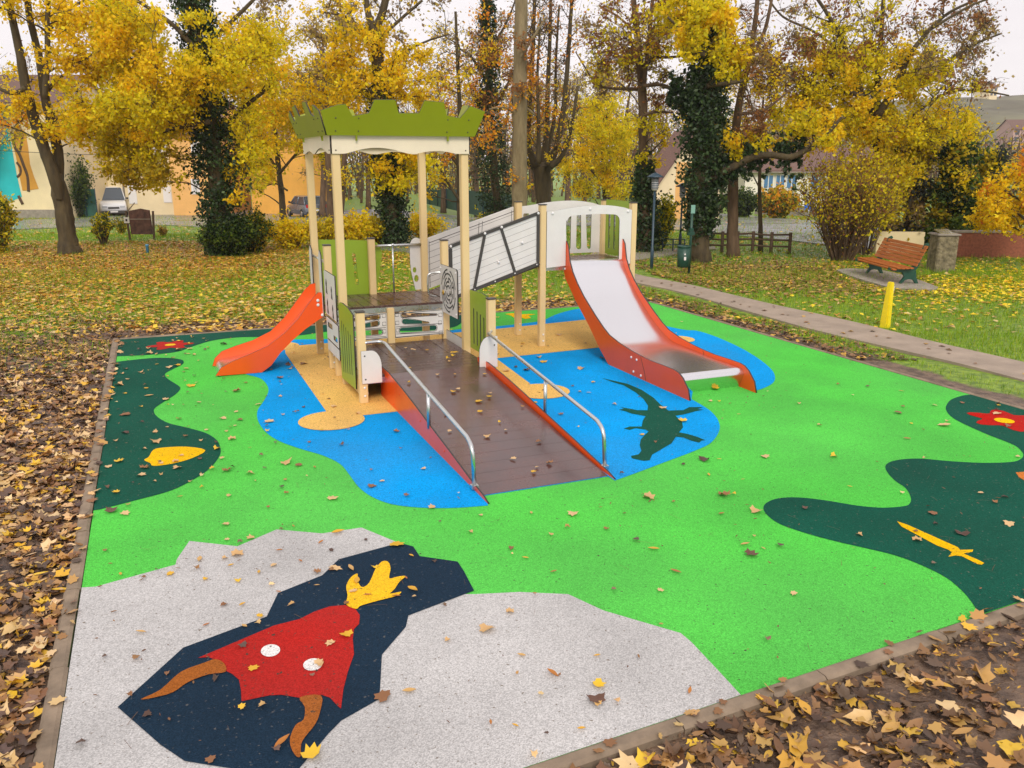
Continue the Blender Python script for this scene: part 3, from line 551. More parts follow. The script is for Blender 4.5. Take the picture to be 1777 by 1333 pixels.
fascia((-e, -.05, 2.83), (0, 1, 0), 1.96, (-1, 0, 0)); fascia((1.62+e, -.05, 2.83), (0, 1, 0), 1.96, (1, 0, 0))
k = .115
crown((-.06, -k, 3.05), (1, 0, 0), 1.74, (0, -1, 0)); crown((-.06, 1.86+k, 3.05), (1, 0, 0), 1.74, (0, 1, 0))
crown((-k, -.06, 3.05), (0, 1, 0), 1.98, (-1, 0, 0)); crown((1.62+k, -.06, 3.05), (0, 1, 0), 1.98, (1, 0, 0))
t = MB()
for a, b in (((-.04, -.04, 2.93), (1.66, .0, 3.04)), ((-.04, 1.86, 2.93), (1.66, 1.90, 3.04)), ((-.04, .002, 2.93), (0, 1.858, 3.04)), ((1.62, .002, 2.93), (1.66, 1.858, 3.04))): t.box(a, b)
t.build('top_frame', m_post, PS)
# bridge
A0, A1 = Vector((1.69, .885, 0)), Vector((3.15, 1.06, 0)); sl_ = .307
def bridge_panel(A, B, back):
    U = (B-A).normalized(); Ln = (B-A).length; rise = .425
    lo0, hi0 = (.83, 1.61) if not back else (.86, 1.60)
    f = lambda s: rise*s/Ln
    n = 8; pm = []; o = panel('bridge_panel', [(0, lo0), (Ln, lo0+f(Ln)), (Ln, hi0+f(Ln)), (0, hi0)], [], A, U, (0, 0, 1), .014, [m_white, m_core], PS)
    Nn = U.cross(Vector((0, 0, 1))).normalized()
    if Nn.y > 0: Nn = -Nn
    g = MB(); hh = (hi0-lo0)
    for i in range(1, n): 
        z = lo0+hh*i/n; g.prism([(0.01, z-.002), (Ln-.01, z-.002+f(Ln)), (Ln-.01, z+.002+f(Ln)), (0.01, z+.002)], A+Nn*.0075, U, (0, 0, 1), .002)
    g.build('plank_grooves', M('grey_groove', (.25, .24, .23), .7) if not back else m_lines, o)
    tmb = MB(); wd = .048
    def bar(p, q, w_=wd, off=.016):
        d = Vector((q[0]-p[0], q[1]-p[1], 0)).normalized(); nn = Vector((-d.y, d.x, 0))*w_/2
        pl = [(p[0]+nn.x, p[1]+nn.y), (q[0]+nn.x, q[1]+nn.y), (q[0]-nn.x, q[1]-nn.y), (p[0]-nn.x, p[1]-nn.y)]
        tmb.prism(pl, A+Nn*off, U, (0, 0, 1), .014)
    if not back:
        bar((0, hi0-.02), (Ln, hi0+f(Ln)-.02)); bar((0, lo0+.02), (Ln, lo0+f(Ln)+.02)); bar((.02, lo0+.04), (.02, hi0-.045)); bar((Ln-.025, lo0+f(Ln)+.045), (Ln-.025, hi0+f(Ln)-.05))
        k1, k2 = (.56*1.0, hi0+f(.56)-.045), (.39, lo0+f(.39)+.045); bar(k1, k2, .042, .015); bar((.83, hi0+f(.83)-.045), (1.05, lo0+f(1.05)+.045), .042, .015)
        tmb.build('trim', m_trim, o)
        c = MB()
        for s, zf in ((.02, 1), (.56, 1), (.83, 1), (Ln-.03, 1), (.78, .35), (1.17, .55), (.39, 0), (.72, 0), (1.05, 0), (Ln-.05, 0)):
            p = A+U*s+Nn*.026; z = lo0+.02+f(s)+(hh-.04)*zf; c.ball((p.x, p.y, z), .020 if zf > 0 else .011, 0, 10, 6)
        c.split('bolt', m_bolt, o)
    else:
        l = MB()
        for u0, u1 in ((.02, .02), (.80, .86), (.86, .92), (Ln-.04, Ln-.04)):
            l.prism([(u0, lo0+.02+f(u0)), (u0+.006, lo0+.02+f(u0)), (u1+.006, hi0-.02+f(u1)), (u1, hi0-.02+f(u1))], A+Nn*.009, U, (0, 0, 1), .003)
        l.prism([(0.02, hi0-.05), (Ln, hi0-.05+f(Ln)), (Ln, hi0-.042+f(Ln)), (.02, hi0-.042)], A+Nn*.009, U, (0, 0, 1), .003); l.build('line_drawing', m_lines, o)
        bar((0, hi0+.012), (Ln, hi0+f(Ln)+.012), .03, .0); tmb.build('top_edge', m_white, o)
bridge_panel(A0, A1, False); bridge_panel(Vector((1.69, 1.90, 0)), Vector((3.15, 2.05, 0)), True)
m = MB(); n = 13
for i in range(n):
    s0, s1 = i/n, (i+1)/n-.006; x0, x1 = 1.66+1.52*s0, 1.66+1.52*s1; y0, y1 = .93+.17*s0, 1.85+.15*s0; zz0, zz1 = .84+.41*s0, .84+.41*s1
    m.add([(x0, y0, zz0), (x1, y0, zz1), (x1, y1, zz1), (x0, y1, zz0), (x0, y0, zz0-.03), (x1, y0, zz1-.03), (x1, y1, zz1-.03), (x0, y1, zz0-.03)], [(0,1,2,3),(7,6,5,4),(0,4,5,1),(1,5,6,2),(2,6,7,3),(3,7,4,0)])
m.build('bridge_deck', m_deck, PS)
# upper slide platform: arch at the front, barred balustrade at the back, green side panels
X0, X1 = 3.27, 4.70
top = [(X1, 2.02)]+[(X1-(X1-X0)*i/10, 2.02+.085*math.sin(math.pi*(i/10)**.8)) for i in range(1, 10)]+[(X0, 2.03)]
outer = [(X0, 1.20), (3.585, 1.22), (3.585, 1.90)]+arc(3.70, 1.86, .10, 180, 95, 5)+[(4.1, 1.975)]+arc(4.39, 1.86, .10, 90, 0, 5)+[(4.50, 1.22), (X1, 1.20)]+top
q = panel('arch_panel', outer, [], (0, 1.055, 0), (1, 0, 0), (0, 0, 1), .016, [m_white, m_core], PS)
c = MB(); [c.ball((x, 1.04, z), .022, 0, 10, 6, (1, .6, 1)) for x, z in ((3.36, 2.0), (3.98, 2.05), (4.63, 2.0))]; c.split('bolt', m_bolt, q)
top2 = [(p[0], p[1]+.02) for p in top]
outer = [(X0, 1.28), (X1, 1.28)]+top2
holes = []
for i in range(7):
    x = 3.40+.185*i; w0, w1 = (.055, .075) if i % 2 else (.075, .055)
    holes.append([(x-w0, 1.92), (x-w1*.75, 1.37), (x-w1*.3, 1.34), (x+w1*.3, 1.34), (x+w1*.5, 1.37), (x+w0*.4, 1.92), (x+w0*.2, 1.94), (x-w0*.8, 1.94)])
panel('balustrade_panel', outer, holes, (0, 2.075, 0), (1, 0, 0), (0, 0, 1), .016, [m_white, m_core], PS)
panel('green_panel', [(1.17, 1.27), (1.95, 1.27), (1.95, 2.14), (1.17, 2.14)], [slot(1.30+.17*i, 1.36, 1.98, .06, .02) for i in range(4)], (4.75, 0, 0), (0, 1, 0), (0, 0, 1), .016, [m_lime, m_core], PS)
# wide steel slide with orange sides
SL = MB(); PSL = thing('x', None, None) if False else None
sx0, sx1 = 3.60, 4.56
topL = [(1.15, 1.20), (1.16, 1.45), (1.12, 1.56), (1.05, 1.59), (.98, 1.52), (.92, 1.30), (.82, 1.15), (.66, 1.0), (.46, .85), (.26, .73), (.07, .62), (-.17, .495), (-.35, .42), (-.63, .365), (-.96, .325), (-1.22, .305), (-1.46, .295), (-1.75, .30), (-2.0, .30), (-2.1, .285), (-2.19, .24), (-2.31, .13), (-2.36, .0)]
botL = [(-1.49, .0), (-.88, .0), (-.38, .0), (-.33, .02), (-.07, .19), (.25, .44), (.71, .75), (1.06, 1.03)]
slide = None
bedp = [(1.14, 1.285), (1.03, 1.275), (.95, 1.17), (.65, .88), (.40, .695), (.14, .53), (-.1, .405), (-.32, .315), (-.52, .275), (-.75, .265), (-1.0, .26), (-1.4, .25), (-1.8, .25), (-2.02, .25)]
bm_ = MB(); bp_ = catmull(bedp, 4, False); end = arc(-2.02, .165, .085, 90, 180, 8); prof = [tuple(p) for p in bp_]+end+[(-2.07, .08), (-2.02, .0)]
vs = []
for p in prof: vs += [(sx0+.012, p[0], p[1]), (sx1-.012, p[0], p[1])]
bm_.add(vs, [(2*i, 2*i+2, 2*i+3, 2*i+1) for i in range(len(prof)-1)], 0, True)
bed = bm_.build('slide_bed', m_steel, PS); 
for x in (sx0, sx1):
    s = panel('slide_side', topL+botL, [], (x, 0, 0), (0, 1, 0), (0, 0, 1), .020, [m_orange, m_core], bed)
    c = MB(); [c.ball((x-.014, b, z), .018, 0, 8, 5, (.6, 1, 1)) for b, z in ((-.98, .24), (-1.12, .235), (-1.05, .06), (-1.24, .05), (1.07, 1.17))]; c.split('bolt', m_bolt, bed)
    l = MB(); l.tube([(x-.0105, b, z) for b, z in ((-1.21, .30), (-1.27, .2), (-1.33, .1), (-1.36, .01))], .003, 4, caps=False); l.build('panel_joint', m_lines, bed)
# small slide on the left
near = [(-.06, 1.03), (-.13, 1.04), (-.21, .96), (-.30, .85), (-.41, .70), (-.60, .52), (-.84, .355), (-1.12, .25), (-1.30, .19), (-1.45, .12), (-1.53, .012), (-.94, .005), (-.81, .09), (-.69, .24), (-.52, .40), (-.33, .55), (-.07, .71)]
sp_ = [(-.06, .86), (-.14, .85), (-.26, .73), (-.41, .57), (-.60, .39), (-.84, .23), (-1.12, .15), (-1.36, .12), (-1.46, .09), (-1.50, .0)]
b2 = MB(); pr_ = catmull(sp_, 4, False); vs = []
for p in pr_: vs += [(p[0], 1.02, p[1]), (p[0], 1.60, p[1])]
b2.add(vs, [(2*i, 2*i+1, 2*i+3, 2*i+2) for i in range(len(pr_)-1)], 0, True)
bed2 = b2.build('small_slide_bed', m_steel, PS)
far_ = [(-.06, 1.08), (-.13, 1.07), (-.22, .99), (-.34, .84), (-.52, .62), (-.72, .44), (-.97, .33), (-1.2, .27), (-1.39, .21), (-1.49, .12), (-1.53, .012), (-.94, .005), (-.81, .09), (-.52, .40), (-.07, .71)]
for y in (1.01, 1.61): 
    panel('slide_side', near if y < 1.3 else far_, [], (0, y, 0), (1, 0, 0), (0, 0, 1), .02, [m_orange, m_core], bed2)
c = MB(); [c.ball((x, .996, z), .022, 0, 10, 5, (1, .5, 1)) for x, z in ((-.14, .93), (-.14, .87), (-.09, .73))]; c.split('bolt', m_bolt, bed2)
# ramp handrails
def handrail(x, xa, za):
    pts = catmull([(xa, -.98, za), (x-.06*(1 if xa < x else -1), -.96, za), (x, -1.03, za-.015)], 5, False)+[(x, -3.86, .432)]+[(x, -3.86-.14*math.sin(t), .432-.012-.13*(1-math.cos(t))) for t in np.linspace(.3, 1.5, 6)]+[(x, -4.03, .03)]
    m = MB(); m.tube(pts, .019, 12); o = m.build('handrail', m_tube, PS)
    p2 = MB(); p2.tube([(x, -2.70, .17), (x, -2.70, .53)], .019, 12); p2.build('baluster', m_tube, o)
    c = MB(); c.box((x-.03, -4.06, .02), (x+.03, -4.0, .05)); c.build('foot_clamp', m_tube, o)
handrail(.27, .03, .72); handrail(1.55, 1.60, .74)
#=SECTION things.py
def gz(p): return float(tz(p[0], p[1]))
def rel(px, py, Y, o):
    p = at(px, py, Y); X, _ = wc(p[0], p[1]); Xo, _ = wc(o[0], o[1]); return X-Xo, p[2]-o[2]
def base(px, py):
    p, Y = gY(px, py); return np.array([p[0], p[1], gz(p)]), Y
def ground_at(px, Y, dz=0):
    p = at(px, 400, Y); return np.array([p[0], p[1], gz(p)+dz])
# ---- bench on its slab
L_ = gp(1513, 476); R_ = gp(1585, 498); ctr = (L_+R_)/2; dv = R_-L_; ang = math.atan2(dv[1], dv[0])
sb = MB(); sb.prism(catmull([(-1.55, -.7), (1.2, -.75), (1.6, -.3), (1.5, .35), (-1.35, .45)], 3), (0, 0, .0), (1, 0, 0), (0, 1, 0), .06)
so_ = sb.build('bench_slab', m_conc); so_.location = (ctr[0], ctr[1], .005); so_.rotation_euler = (0, 0, ang); tag(so_, kind='structure')
m_slat = M('orange_wood', (.42, .125, .022), .45, var=.25, vs=6, stretch=(.3, 4, 4), bump=.1, bs=60); m_iron = M('green_cast_iron', (.012, .07, .045), .4, var=.1)
bn = thing('park_bench', 'park bench of orange slats with green cast iron ends', 'bench', (ctr[0], ctr[1], .035), ang)
# local: x along the bench, -y towards the front
bl = 2.15
for i in range(5):
    m = MB(); y = -.50+.098*i; z = .365-.03*(i == 0)+.004*abs(i-2); m.box((-bl/2, y, z-.03), (bl/2, y+.09, z)); m.build('seat_slat', m_slat, bn, bevel=.008)
for i in range(6):
    m = MB(); z = .43+.077*i; y = .04+.036*i; M4 = Matrix.Translation((0, y, z)) @ Matrix.Rotation(-.44, 4, 'X')
    m.box((-bl/2, -.013, -.0385), (bl/2, .013, .0385), 0, M4); m.build('back_slat', m_slat, bn, bevel=.006)
for x in (-.86, .92):
    m = MB()
    m.prism([(-.26, 0), (-.20, 0), (-.13, .08), (-.05, .10), (.05, .08), (.11, 0), (.18, 0), (.12, .14), (.09, .30), (.15, .42), (.28, .80), (.33, .87), (.30, .91), (.23, .88), (.06, .46), (-.02, .345), (-.42, .33), (-.53, .37), (-.54, .31), (-.42, .27), (-.22, .25), (-.16, .16)], (x, 0, 0), (0, 1, 0), (0, 0, 1), .055)
    m.build('bench_end', m_iron, bn, bevel=.004)
# ---- leaning yellow bollard
p, Y = base(1536, 566); b = thing('bollard', 'leaning yellow bollard with a white strip on the lawn', 'bollard', p)
m = MB(); tp = np.array([.0, 0, 0]); q = at(1547, 491, Y)-p; s = .155
R4 = Vector(q).to_track_quat('Z', 'Y').to_matrix().to_4x4() @ Matrix.Rotation(.5, 4, 'Z'); hgt = float(np.linalg.norm(q))
m.add([R4 @ Vector(v) for v in ((-.08,-.06,-.1),(.08,-.06,-.1),(.08,.06,-.1),(-.08,.06,-.1),(-.048,-.04,hgt),(.048,-.04,hgt),(.048,.04,hgt),(-.048,.04,hgt))], [(0,3,2,1),(4,5,6,7),(0,1,5,4),(1,2,6,5),(2,3,7,6),(3,0,4,7)])
m.build('post', M('yellow_paint', (.85, .66, .01), .45, var=.1, vs=9), b, bevel=.015)
m = MB(); m.box((-.035, -.008, hgt*.55), (.02, .004, hgt*.9), 0, R4 @ Matrix.Translation((-.0, -.050, 0))); m.build('white_strip', m_shut, b)
# ---- stone pillar with metal top, brick wall, cream wall
p, Y = base(1632, 470); b = thing('stone_pillar', 'short grey rubble stone pillar with a metal plate on top behind the bench', 'pillar', p, -TH)
m = MB(); m.box((-.26, -.25, -.1), (.26, .25, .88)); m.build('shaft', M('rubble_stone', (.15, .125, .07), .9, var=.4, vs=9, bump=1, bs=12, bdist=.04, col2=(.30, .25, .15)), b, bevel=.02)
m = MB(); m.box((-.30, -.28, .88), (.30, .28, .93)); m.build('capstone', m_conc, b, bevel=.015)
m = MB(); m.box((-.18, -.25, .0), (.18, .15, .03), 0, Matrix.Translation((-.05, 0, .965)) @ Matrix.Rotation(.2, 4, 'X')); m.build('metal_plate', m_steel, b)
def wallrun(name, label, cat, p0, p1, h, t, mat, capmat=None, py_top=None):
    a, _ = base(*p0); c, _ = base(*p1); d = c-a; ln = float(np.hypot(d[0], d[1])); b = thing(name, label, cat, a, math.atan2(d[1], d[0]))
    m = MB(); m.box((0, 0, -.3), (ln, t, h)); m.build('wall', mat, b)
    if capmat: m = MB(); m.box((-.02, -.03, h), (ln+.02, t+.03, h+.06)); m.build('coping', capmat, b, bevel=.01)
    return b
wallrun('brick_wall', 'low dark red brick wall along the lawn at the right edge', 'wall', (1652, 447), (1990, 449), .68, .25, m_brick, m_conc)
wallrun('garden_wall', 'low cream rendered wall behind the bench', 'wall', (1520, 440), (1602, 441), .62, .22, m_wall)
# ---- street lamps
m_lpole = M('dark_blue_paint', (.02, .05, .075), .35)
def lamp(px, py, ytop, label):
    p, Y = base(px, py); h = at(px, ytop, Y)[2]-p[2]; b = thing('street_lamp', label, 'street lamp', p, 0, 'street lamps by the footpath')
    m = MB(); m.tube([(0, 0, -.1), (0, 0, .5), (0, 0, .52), (0, 0, h-.45)], [.045, .045, .032, .028], 12); m.build('pole', m_lpole, b)
    m = MB(); m.tube([(0, 0, h-.46), (0, 0, h-.42), (0, 0, h-.40), (0, 0, h-.12)], [.04, .085, .085, .09], 16); m.build('lantern', M('frosted_lantern', (.35, .36, .36), .4), b)
    m = MB()
    for i in range(5): z = h-.38+.055*i; m.tube([(0, 0, z), (0, 0, z+.012)], [.108, .10], 16)
    m.build('louvre_ring', m_lpole, b)
    m = MB(); m.tube([(0, 0, h-.12), (0, 0, h-.10), (0, 0, h-.03), (0, 0, h)], [.21, .21, .08, .02], 20); m.build('cap', m_lpole, b)
lamp(1131, 467, 300, 'street lamp with a flat round cap nearer the slide'); lamp(1180, 436, 318, 'street lamp with a flat round cap farther off, left of the ivy tree')
# ---- litter bin on a post
m_bin = M('dark_green_plastic', (.008, .055, .035), .4, var=.1)
p, Y = base(1196, 476); b = thing('dog_waste_bin', 'dark green dog waste bin hanging on a green post', 'bin', p, -TH+.3)
h = at(1196, 358, Y)[2]-p[2]
m = MB(); m.tube([(0, 0, -.1), (0, 0, h)], .032, 10); m.build('post', m_bin, b)
m = MB(); m.tube([(-.17, 0, .17), (-.17, 0, .20), (-.17, 0, .66)], [.12, .15, .165], 14); m.tube([(-.17, 0, .66), (-.17, 0, .70)], [.175, .16], 14); m.build('bin_body', m_bin, b)
m = MB(); m.box((-.10, -.05, .95), (.08, .05, 1.03)); m.box((-.06, -.045, 1.03), (.05, .045, 1.12)); m.build('bag_dispenser', m_bin, b, bevel=.01)
m = MB(); m.box((-.05, -.036, h-.18), (.06, -.02, h+.02)); m.build('sign_plate', M('pale_sign', (.2, .4, .33), .5), b)
m = MB(); m.box((-.245, -.166, .36), (-.19, -.158, .44)); m.ball((-.22, -.160, .50), .022, 0, 8, 5, (1, .3, 1)); m.build('dog_symbol', m_shut, b)
# ---- wooden post and rail fence
pts = [(1205, 436), (1228, 437), (1253, 438), (1279, 438), (1306, 438), (1338, 440), (1370, 441)]
bp = [base(*q)[0] for q in pts]; b = thing('rail_fence', 'brown wooden post and rail fence beside the road', 'fence', bp[0])
for q in bp:
    m = MB(); m.tube([q+[0, 0, -.15], q+[0, 0, .62]], [.055, .05], 8); m.build('fence_post', m_wood, b, bp[0])
for i in range(len(bp)-1):
    for z in (.20, .38, .54):
        m = MB(); m.tube([bp[i]+[0, 0, z], bp[i+1]+[0, 0, z+rng.uniform(-.02, .02)]], .03, 6); m.build('rail', m_wood, b, bp[0])
pts = [(1150, 437), (1168, 437), (1188, 437)]; bp = [base(*q)[0] for q in pts]; b = thing('metal_barrier', 'low blue tube barrier between the street lamps', 'barrier', bp[0])
for q in bp: m = MB(); m.tube([q+[0, 0, -.1], q+[0, 0, .38]], .02, 8); m.build('barrier_post', m_lpole, b, bp[0])
for z in (.2, .37): m = MB(); m.tube([q+[0, 0, z] for q in bp], .015, 8); m.build('rail', m_lpole, b, bp[0])
# ---- wooden board, white notice, blue marker on the left lawn
p, Y = base(250, 414); b = thing('wooden_board', 'dark wooden board with a torn poster on two leaning posts on the lawn', 'notice board', p, -TH)
m = MB(); m.prism([(-.42, .18), (.36, .18), (.32, 1.02), (.0, 1.08), (-.42, 1.0)], (0, 0, 0), (1, 0, 0), (0, 0, 1), .05); m.build('board', M('mottled_board', (.05, .025, .018), .7, col2=(.22, .10, .07), vs=5, bump=.6, bs=20), b)
for x, l in ((-.46, -.04), (.40, .06)): m = MB(); m.box((-.03, -.03, -.1), (.03, .03, 1.0), 0, Matrix.Translation((x, -.06, 0)) @ Matrix.Rotation(l, 4, 'Y')); m.build('post', m_wood, b)
m = MB(); m.box((-.43, -.045, .70), (.33, -.028, .73)); m.build('batten', m_path, b)
m = MB(); m.tube([(-.45, 0, 1.0), (-.18, 0, 1.28)], .018, 6); m.build('stake', m_path, b)
p, Y = base(226, 416); b = thing('notice_sign', 'small white notice with a black square on a short post beside the wooden board', 'sign', p, -TH)
m = MB(); m.box((-.02, -.02, -.1), (.02, .02, .7)); m.build('post', m_wood, b)
m = MB(); m.box((-.11, -.035, .60), (.06, -.021, .80)); m.build('plate', m_shut, b); m = MB(); m.box((-.055, -.040, .665), (.005, -.036, .74)); m.build('black_square', m_lines, b)
p, Y = base(257, 437); b = MB(); b.tube([(0, 0, -.1), (0, 0, .2), (0, 0, .21), (0, 0, .25)], [.045, .045, .055, .05], 10); o = b.build('marker_post', M('pale_blue_plastic', (.06, .25, .42), .4)); o.location = p; tag(o, 'short blue marker post standing in the left lawn', 'marker post')
# ---- houses
def window(par, x0, x1, z0, z1, y=-.02, shutters=True, glass=None, bars=1):
    m = MB(); f = .07; m.box((x0, y-.05, z0), (x1, y-.001, z0+f)); m.box((x0, y-.05, z1-f), (x1, y-.001, z1)); m.box((x0, y-.05, z0+f), (x0+f, y-.001, z1-f)); m.box((x1-f, y-.05, z0+f), (x1, y-.001, z1-f))
    for i in range(bars): xm = x0+(x1-x0)*(i+1)/(bars+1); m.box((xm-.035, y-.045, z0+f), (xm+.035, y-.001, z1-f))
    o = m.build('window', m_shut, par); g = MB(); g.box((x0+f, y-.02, z0+f), (x1-f, y-.005, z1-f)); g.build('pane', glass or m_glass, o)
    if shutters:
        wd = (x1-x0)*.5
        for a in (x0-wd-.03, x1+.03): m = MB(); m.box((a, y-.06, z0), (a+wd, y-.005, z1)); m.build('shutter', m_shut, o)
def house(name, label, px0, px1, Y, eave_y, ridge_h, depth, wallm, rz=0, hang=.35, zoff=0):
    o0 = ground_at(px0, Y, zoff); x1, ze = rel(px1, eave_y, Y, o0); b = thing(name, label, 'house', o0, -TH+rz)
    m = MB(); m.box((0, 0, -1.5), (x1, depth, ze)); m.add([(0, 0, ze), (0, depth, ze), (0, depth/2, ze+ridge_h)], [(0, 2, 1)]); m.add([(x1, 0, ze), (x1, depth, ze), (x1, depth/2, ze+ridge_h)], [(0, 1, 2)]); m.build('wall', wallm, b)
    r = MB(); s = ridge_h/(depth/2); h_ = hang
    for sg in (0, 1):
        y0, y1 = (-h_, depth/2) if not sg else (depth+h_, depth/2); z0, z1 = ze-h_*s+.02, ze+ridge_h+.02
        vs = [(-.25, y0, z0), (x1+.25, y0, z0), (x1+.25, y1, z1), (-.25, y1, z1)]; vs += [(v[0], v[1], v[2]+.14) for v in vs]
        r.add(vs, [(0,3,2,1),(4,5,6,7),(0,1,5,4),(1,2,6,5),(2,3,7,6),(3,0,4,7)])
    ro = r.build('roof', m_roof, b); g = MB(); g.tube([(-.2, -h_-.06, ze-h_*s), (x1+.2, -h_-.06, ze-h_*s)], .07, 8); g.build('gutter', m_conc, ro)
    return b, x1, ze, o0
b, X1, ZE, o = house('row_house', 'long cream rendered house with white shutters and a brown tiled roof behind the van', 96, 306, 67, 231, 2.2, 8, m_wall)
R = lambda px, py: rel(px, py, 67, o)
for (a, c, d, e, sh) in ((124, 234, 133, 264, True), (168, 236, 182, 262, False), (225, 236, 238, 262, False), (270, 236, 284, 262, True)):
    (x0, z1), (x1, z0) = R(a, c), R(d, e); window(b, x0, x1, z0, z1, shutters=sh)
for (a, c, d, e) in ((222, 316, 240, 352), (283, 322, 300, 350)):
    (x0, z1), (x1, z0) = R(a, c), R(d, e); m = MB(); m.box((x0, -.06, z0), (x1, -.002, z1)); m.build('door', m_shut, b)
m = MB(); (xp, z1), (_, z0) = R(206, 235), R(206, 360); m.tube([(xp, -.08, z0), (xp, -.08, z1)], .06, 8); m.build('drainpipe', m_conc, b)
b2, X1, ZE, o = house('orange_house', 'orange rendered house with a white shuttered window at the road corner', 306, 372, 66, 226, 2.2, 8, m_wallo)
R = lambda px, py: rel(px, py, 66, o)
for (a, c, d, e) in ((336, 309, 345, 336), (336, 245, 345, 268)):
    (x0, z1), (x1, z0) = R(a, c), R(d, e); window(b2, x0, x1, z0, z1)
b3, X1, ZE, o = house('gable_building', 'plain orange walled building behind the silver car', 442, 560, 68, 240, 2.6, 9, M('deep_orange_render', (.78, .40, .07), .85, var=.1, vs=.6), rz=.12)
b4, X1, ZE, o = house('mural_house', 'cream house with a turquoise and ochre wall painting at the left edge', -330, 96, 60.6, 176, 2.0, 9, m_wall)
R = lambda px, py: rel(px, py, 60.6, o)
m = MB(); (x1, zt), (_, z0) = R(96, 362), R(96, 376); m.box((-.02, -.05, -1.2), (x1+.01, -.001, zt)); m.build('plinth', m_conc, b4)
zd = zr(0, 160, 4.231)
def mural(name, pts, mat, y, sm=0):
    P_ = [R(*q) for q in zd(pts)]; P_ = catmull(P_, 3) if sm else P_; m = MB(); m.prism([tuple(q) for q in P_], (0, -y, 0), (1, 0, 0), (0, 0, 1), .012); m.build(name, mat, b4)
mural('turquoise_shape', [(-60, 60), (0, 62), (55, 75), (68, 240), (92, 400), (128, 600), (165, 760), (80, 795), (0, 745), (-60, 700)], m_turq, .02)
mural('grey_figure', [(-60, 200), (5, 170), (40, 175), (52, 230), (48, 300), (20, 345), (5, 420), (0, 500), (-60, 500)], m_mgr, .034)
mural('ochre_shape', [(105, 290), (140, 235), (195, 300), (212, 400), (225, 520), (250, 600), (288, 700), (220, 712), (170, 715), (155, 640), (130, 500), (105, 390)], m_mor, .02)
def stroke(pts, wd):
    P_ = [np.array(R(*q)) for q in zd(pts)]; P_ = catmull(P_, 5, False); m = MB(); m.tube([(q[0], -.035, q[1]) for q in P_], wd, 6); o_ = m.build('painted_line', m_mbr, b4); o_.scale = (1, 1, 1)
    for v in o_.data.vertices: v.co.y = -.035+(v.co.y+.035)*.08
stroke([(122, 140), (128, 250), (108, 370), (150, 450), (180, 530), (205, 600), (212, 660), (215, 722)], .10); stroke([(160, 260), (168, 340), (150, 430)], .09); stroke([(128, 505), (155, 545), (155, 590), (130, 615)], .08); stroke([(140, 750), (172, 815)], .10)
# right side houses
b5, X1, ZE, o = house('gable_house', 'cream house with an orange stripe and steep brown roof behind the street lamps', 1112, 1150, 58, 318, 3.2, 6.5, m_wall, rz=-.9, hang=.3)
m = MB(); m.box((X1+.002, 1.8, -.8), (X1+.03, 3.3, ZE+1.3)); m.build('orange_stripe', m_wallo, b5)
b6, X1, ZE, o = house('school_building', 'long pale building with blue framed windows seen beyond the road', 1288, 1560, 76, 298, 1.8, 9, M('pale_render', (.86, .80, .70), .8, var=.05, vs=.6))
R = lambda px, py: rel(px, py, 76, o)
for a, d in ((1326, 1342), (1347, 1362), (1366, 1383), (1408, 1432), (1448, 1468), (1490, 1512)):
    (x0, z1), (x1, z0) = R(a, 304), R(d, 329); window(b6, x0, x1, z0, z1, shutters=False, glass=m_blueg)
b7 = wallrun('retaining_wall', 'grey concrete wall with railing below the pale building', 'wall', (1310, 372), (1560, 380), .7, .3, m_conc)
m = MB()
for i in range(28): m.tube([(.5*i, .15, .7), (.5*i, .15, 1.6)], .025, 5)
m.tube([(0, .15, 1.6), (14, .15, 1.6)], .03, 5); m.build('railing', m_lpole, b7)
p = ground_at(1401, 52); b = thing('road_sign', 'square blue road sign on a thin pole in front of the pale building', 'road sign', p, -TH); h = at(1401, 350, 52)[2]-p[2]
m = MB(); m.tube([(0, 0, -.1), (0, 0, h)], .04, 8); m.build('pole', m_tube, b); m = MB(); m.box((-.3, -.06, h-.5), (.3, -.042, h)); m.build('plate', M('blue_sign', (.02, .13, .5), .4), b)
p, Y = base(457, 366); b = thing('no_entry_sign', 'round dark road sign seen from behind beside the thin yellow tree', 'road sign', p, -TH); h = at(457, 318, Y)[2]-p[2]
m = MB(); m.tube([(0, 0, -.1), (0, 0, h)], .04, 8); m.build('pole', m_lpole, b); m = MB(); m.tube([(0, -.06, h-.3), (0, -.04, h-.3)], .34, 20); m.build('plate', m_trim, b)
# hill with houses far right
m = MB(); nx_, ny_ = 50, 14; vs = []
for j in range(ny_+1):
    for i in range(nx_+1):
        X = 20+330*i/nx_; Yy = 170+260*j/ny_; t = j/ny_
        z = -3+30*math.sin(min(t*1.15, 1)*math.pi/2)*min(1, max(0, (X-40)/130))**.8+1.5*math.sin(X*.06)+1.2*math.sin(X*.13+Yy*.05)
        q = cw(X, Yy); vs.append((q[0], q[1], z))
m.add(vs, [(j*(nx_+1)+i, j*(nx_+1)+i+1, (j+1)*(nx_+1)+i+1, (j+1)*(nx_+1)+i) for j in range(ny_) for i in range(nx_)], 0, True)
o = m.build('hill', M('far_hillside', (.10, .085, .055), .9, col2=(.20, .19, .11), vs=.04, bump=.5, bs=.3)); tag(o, kind='structure')
def hillz(X, Yy):
    t = (Yy-170)/260; return -3+30*math.sin(min(t*1.15, 1)*math.pi/2)*min(1, max(0, (X-40)/130))**.8+1.5*math.sin(X*.06)+1.2*math.sin(X*.13+Yy*.05)
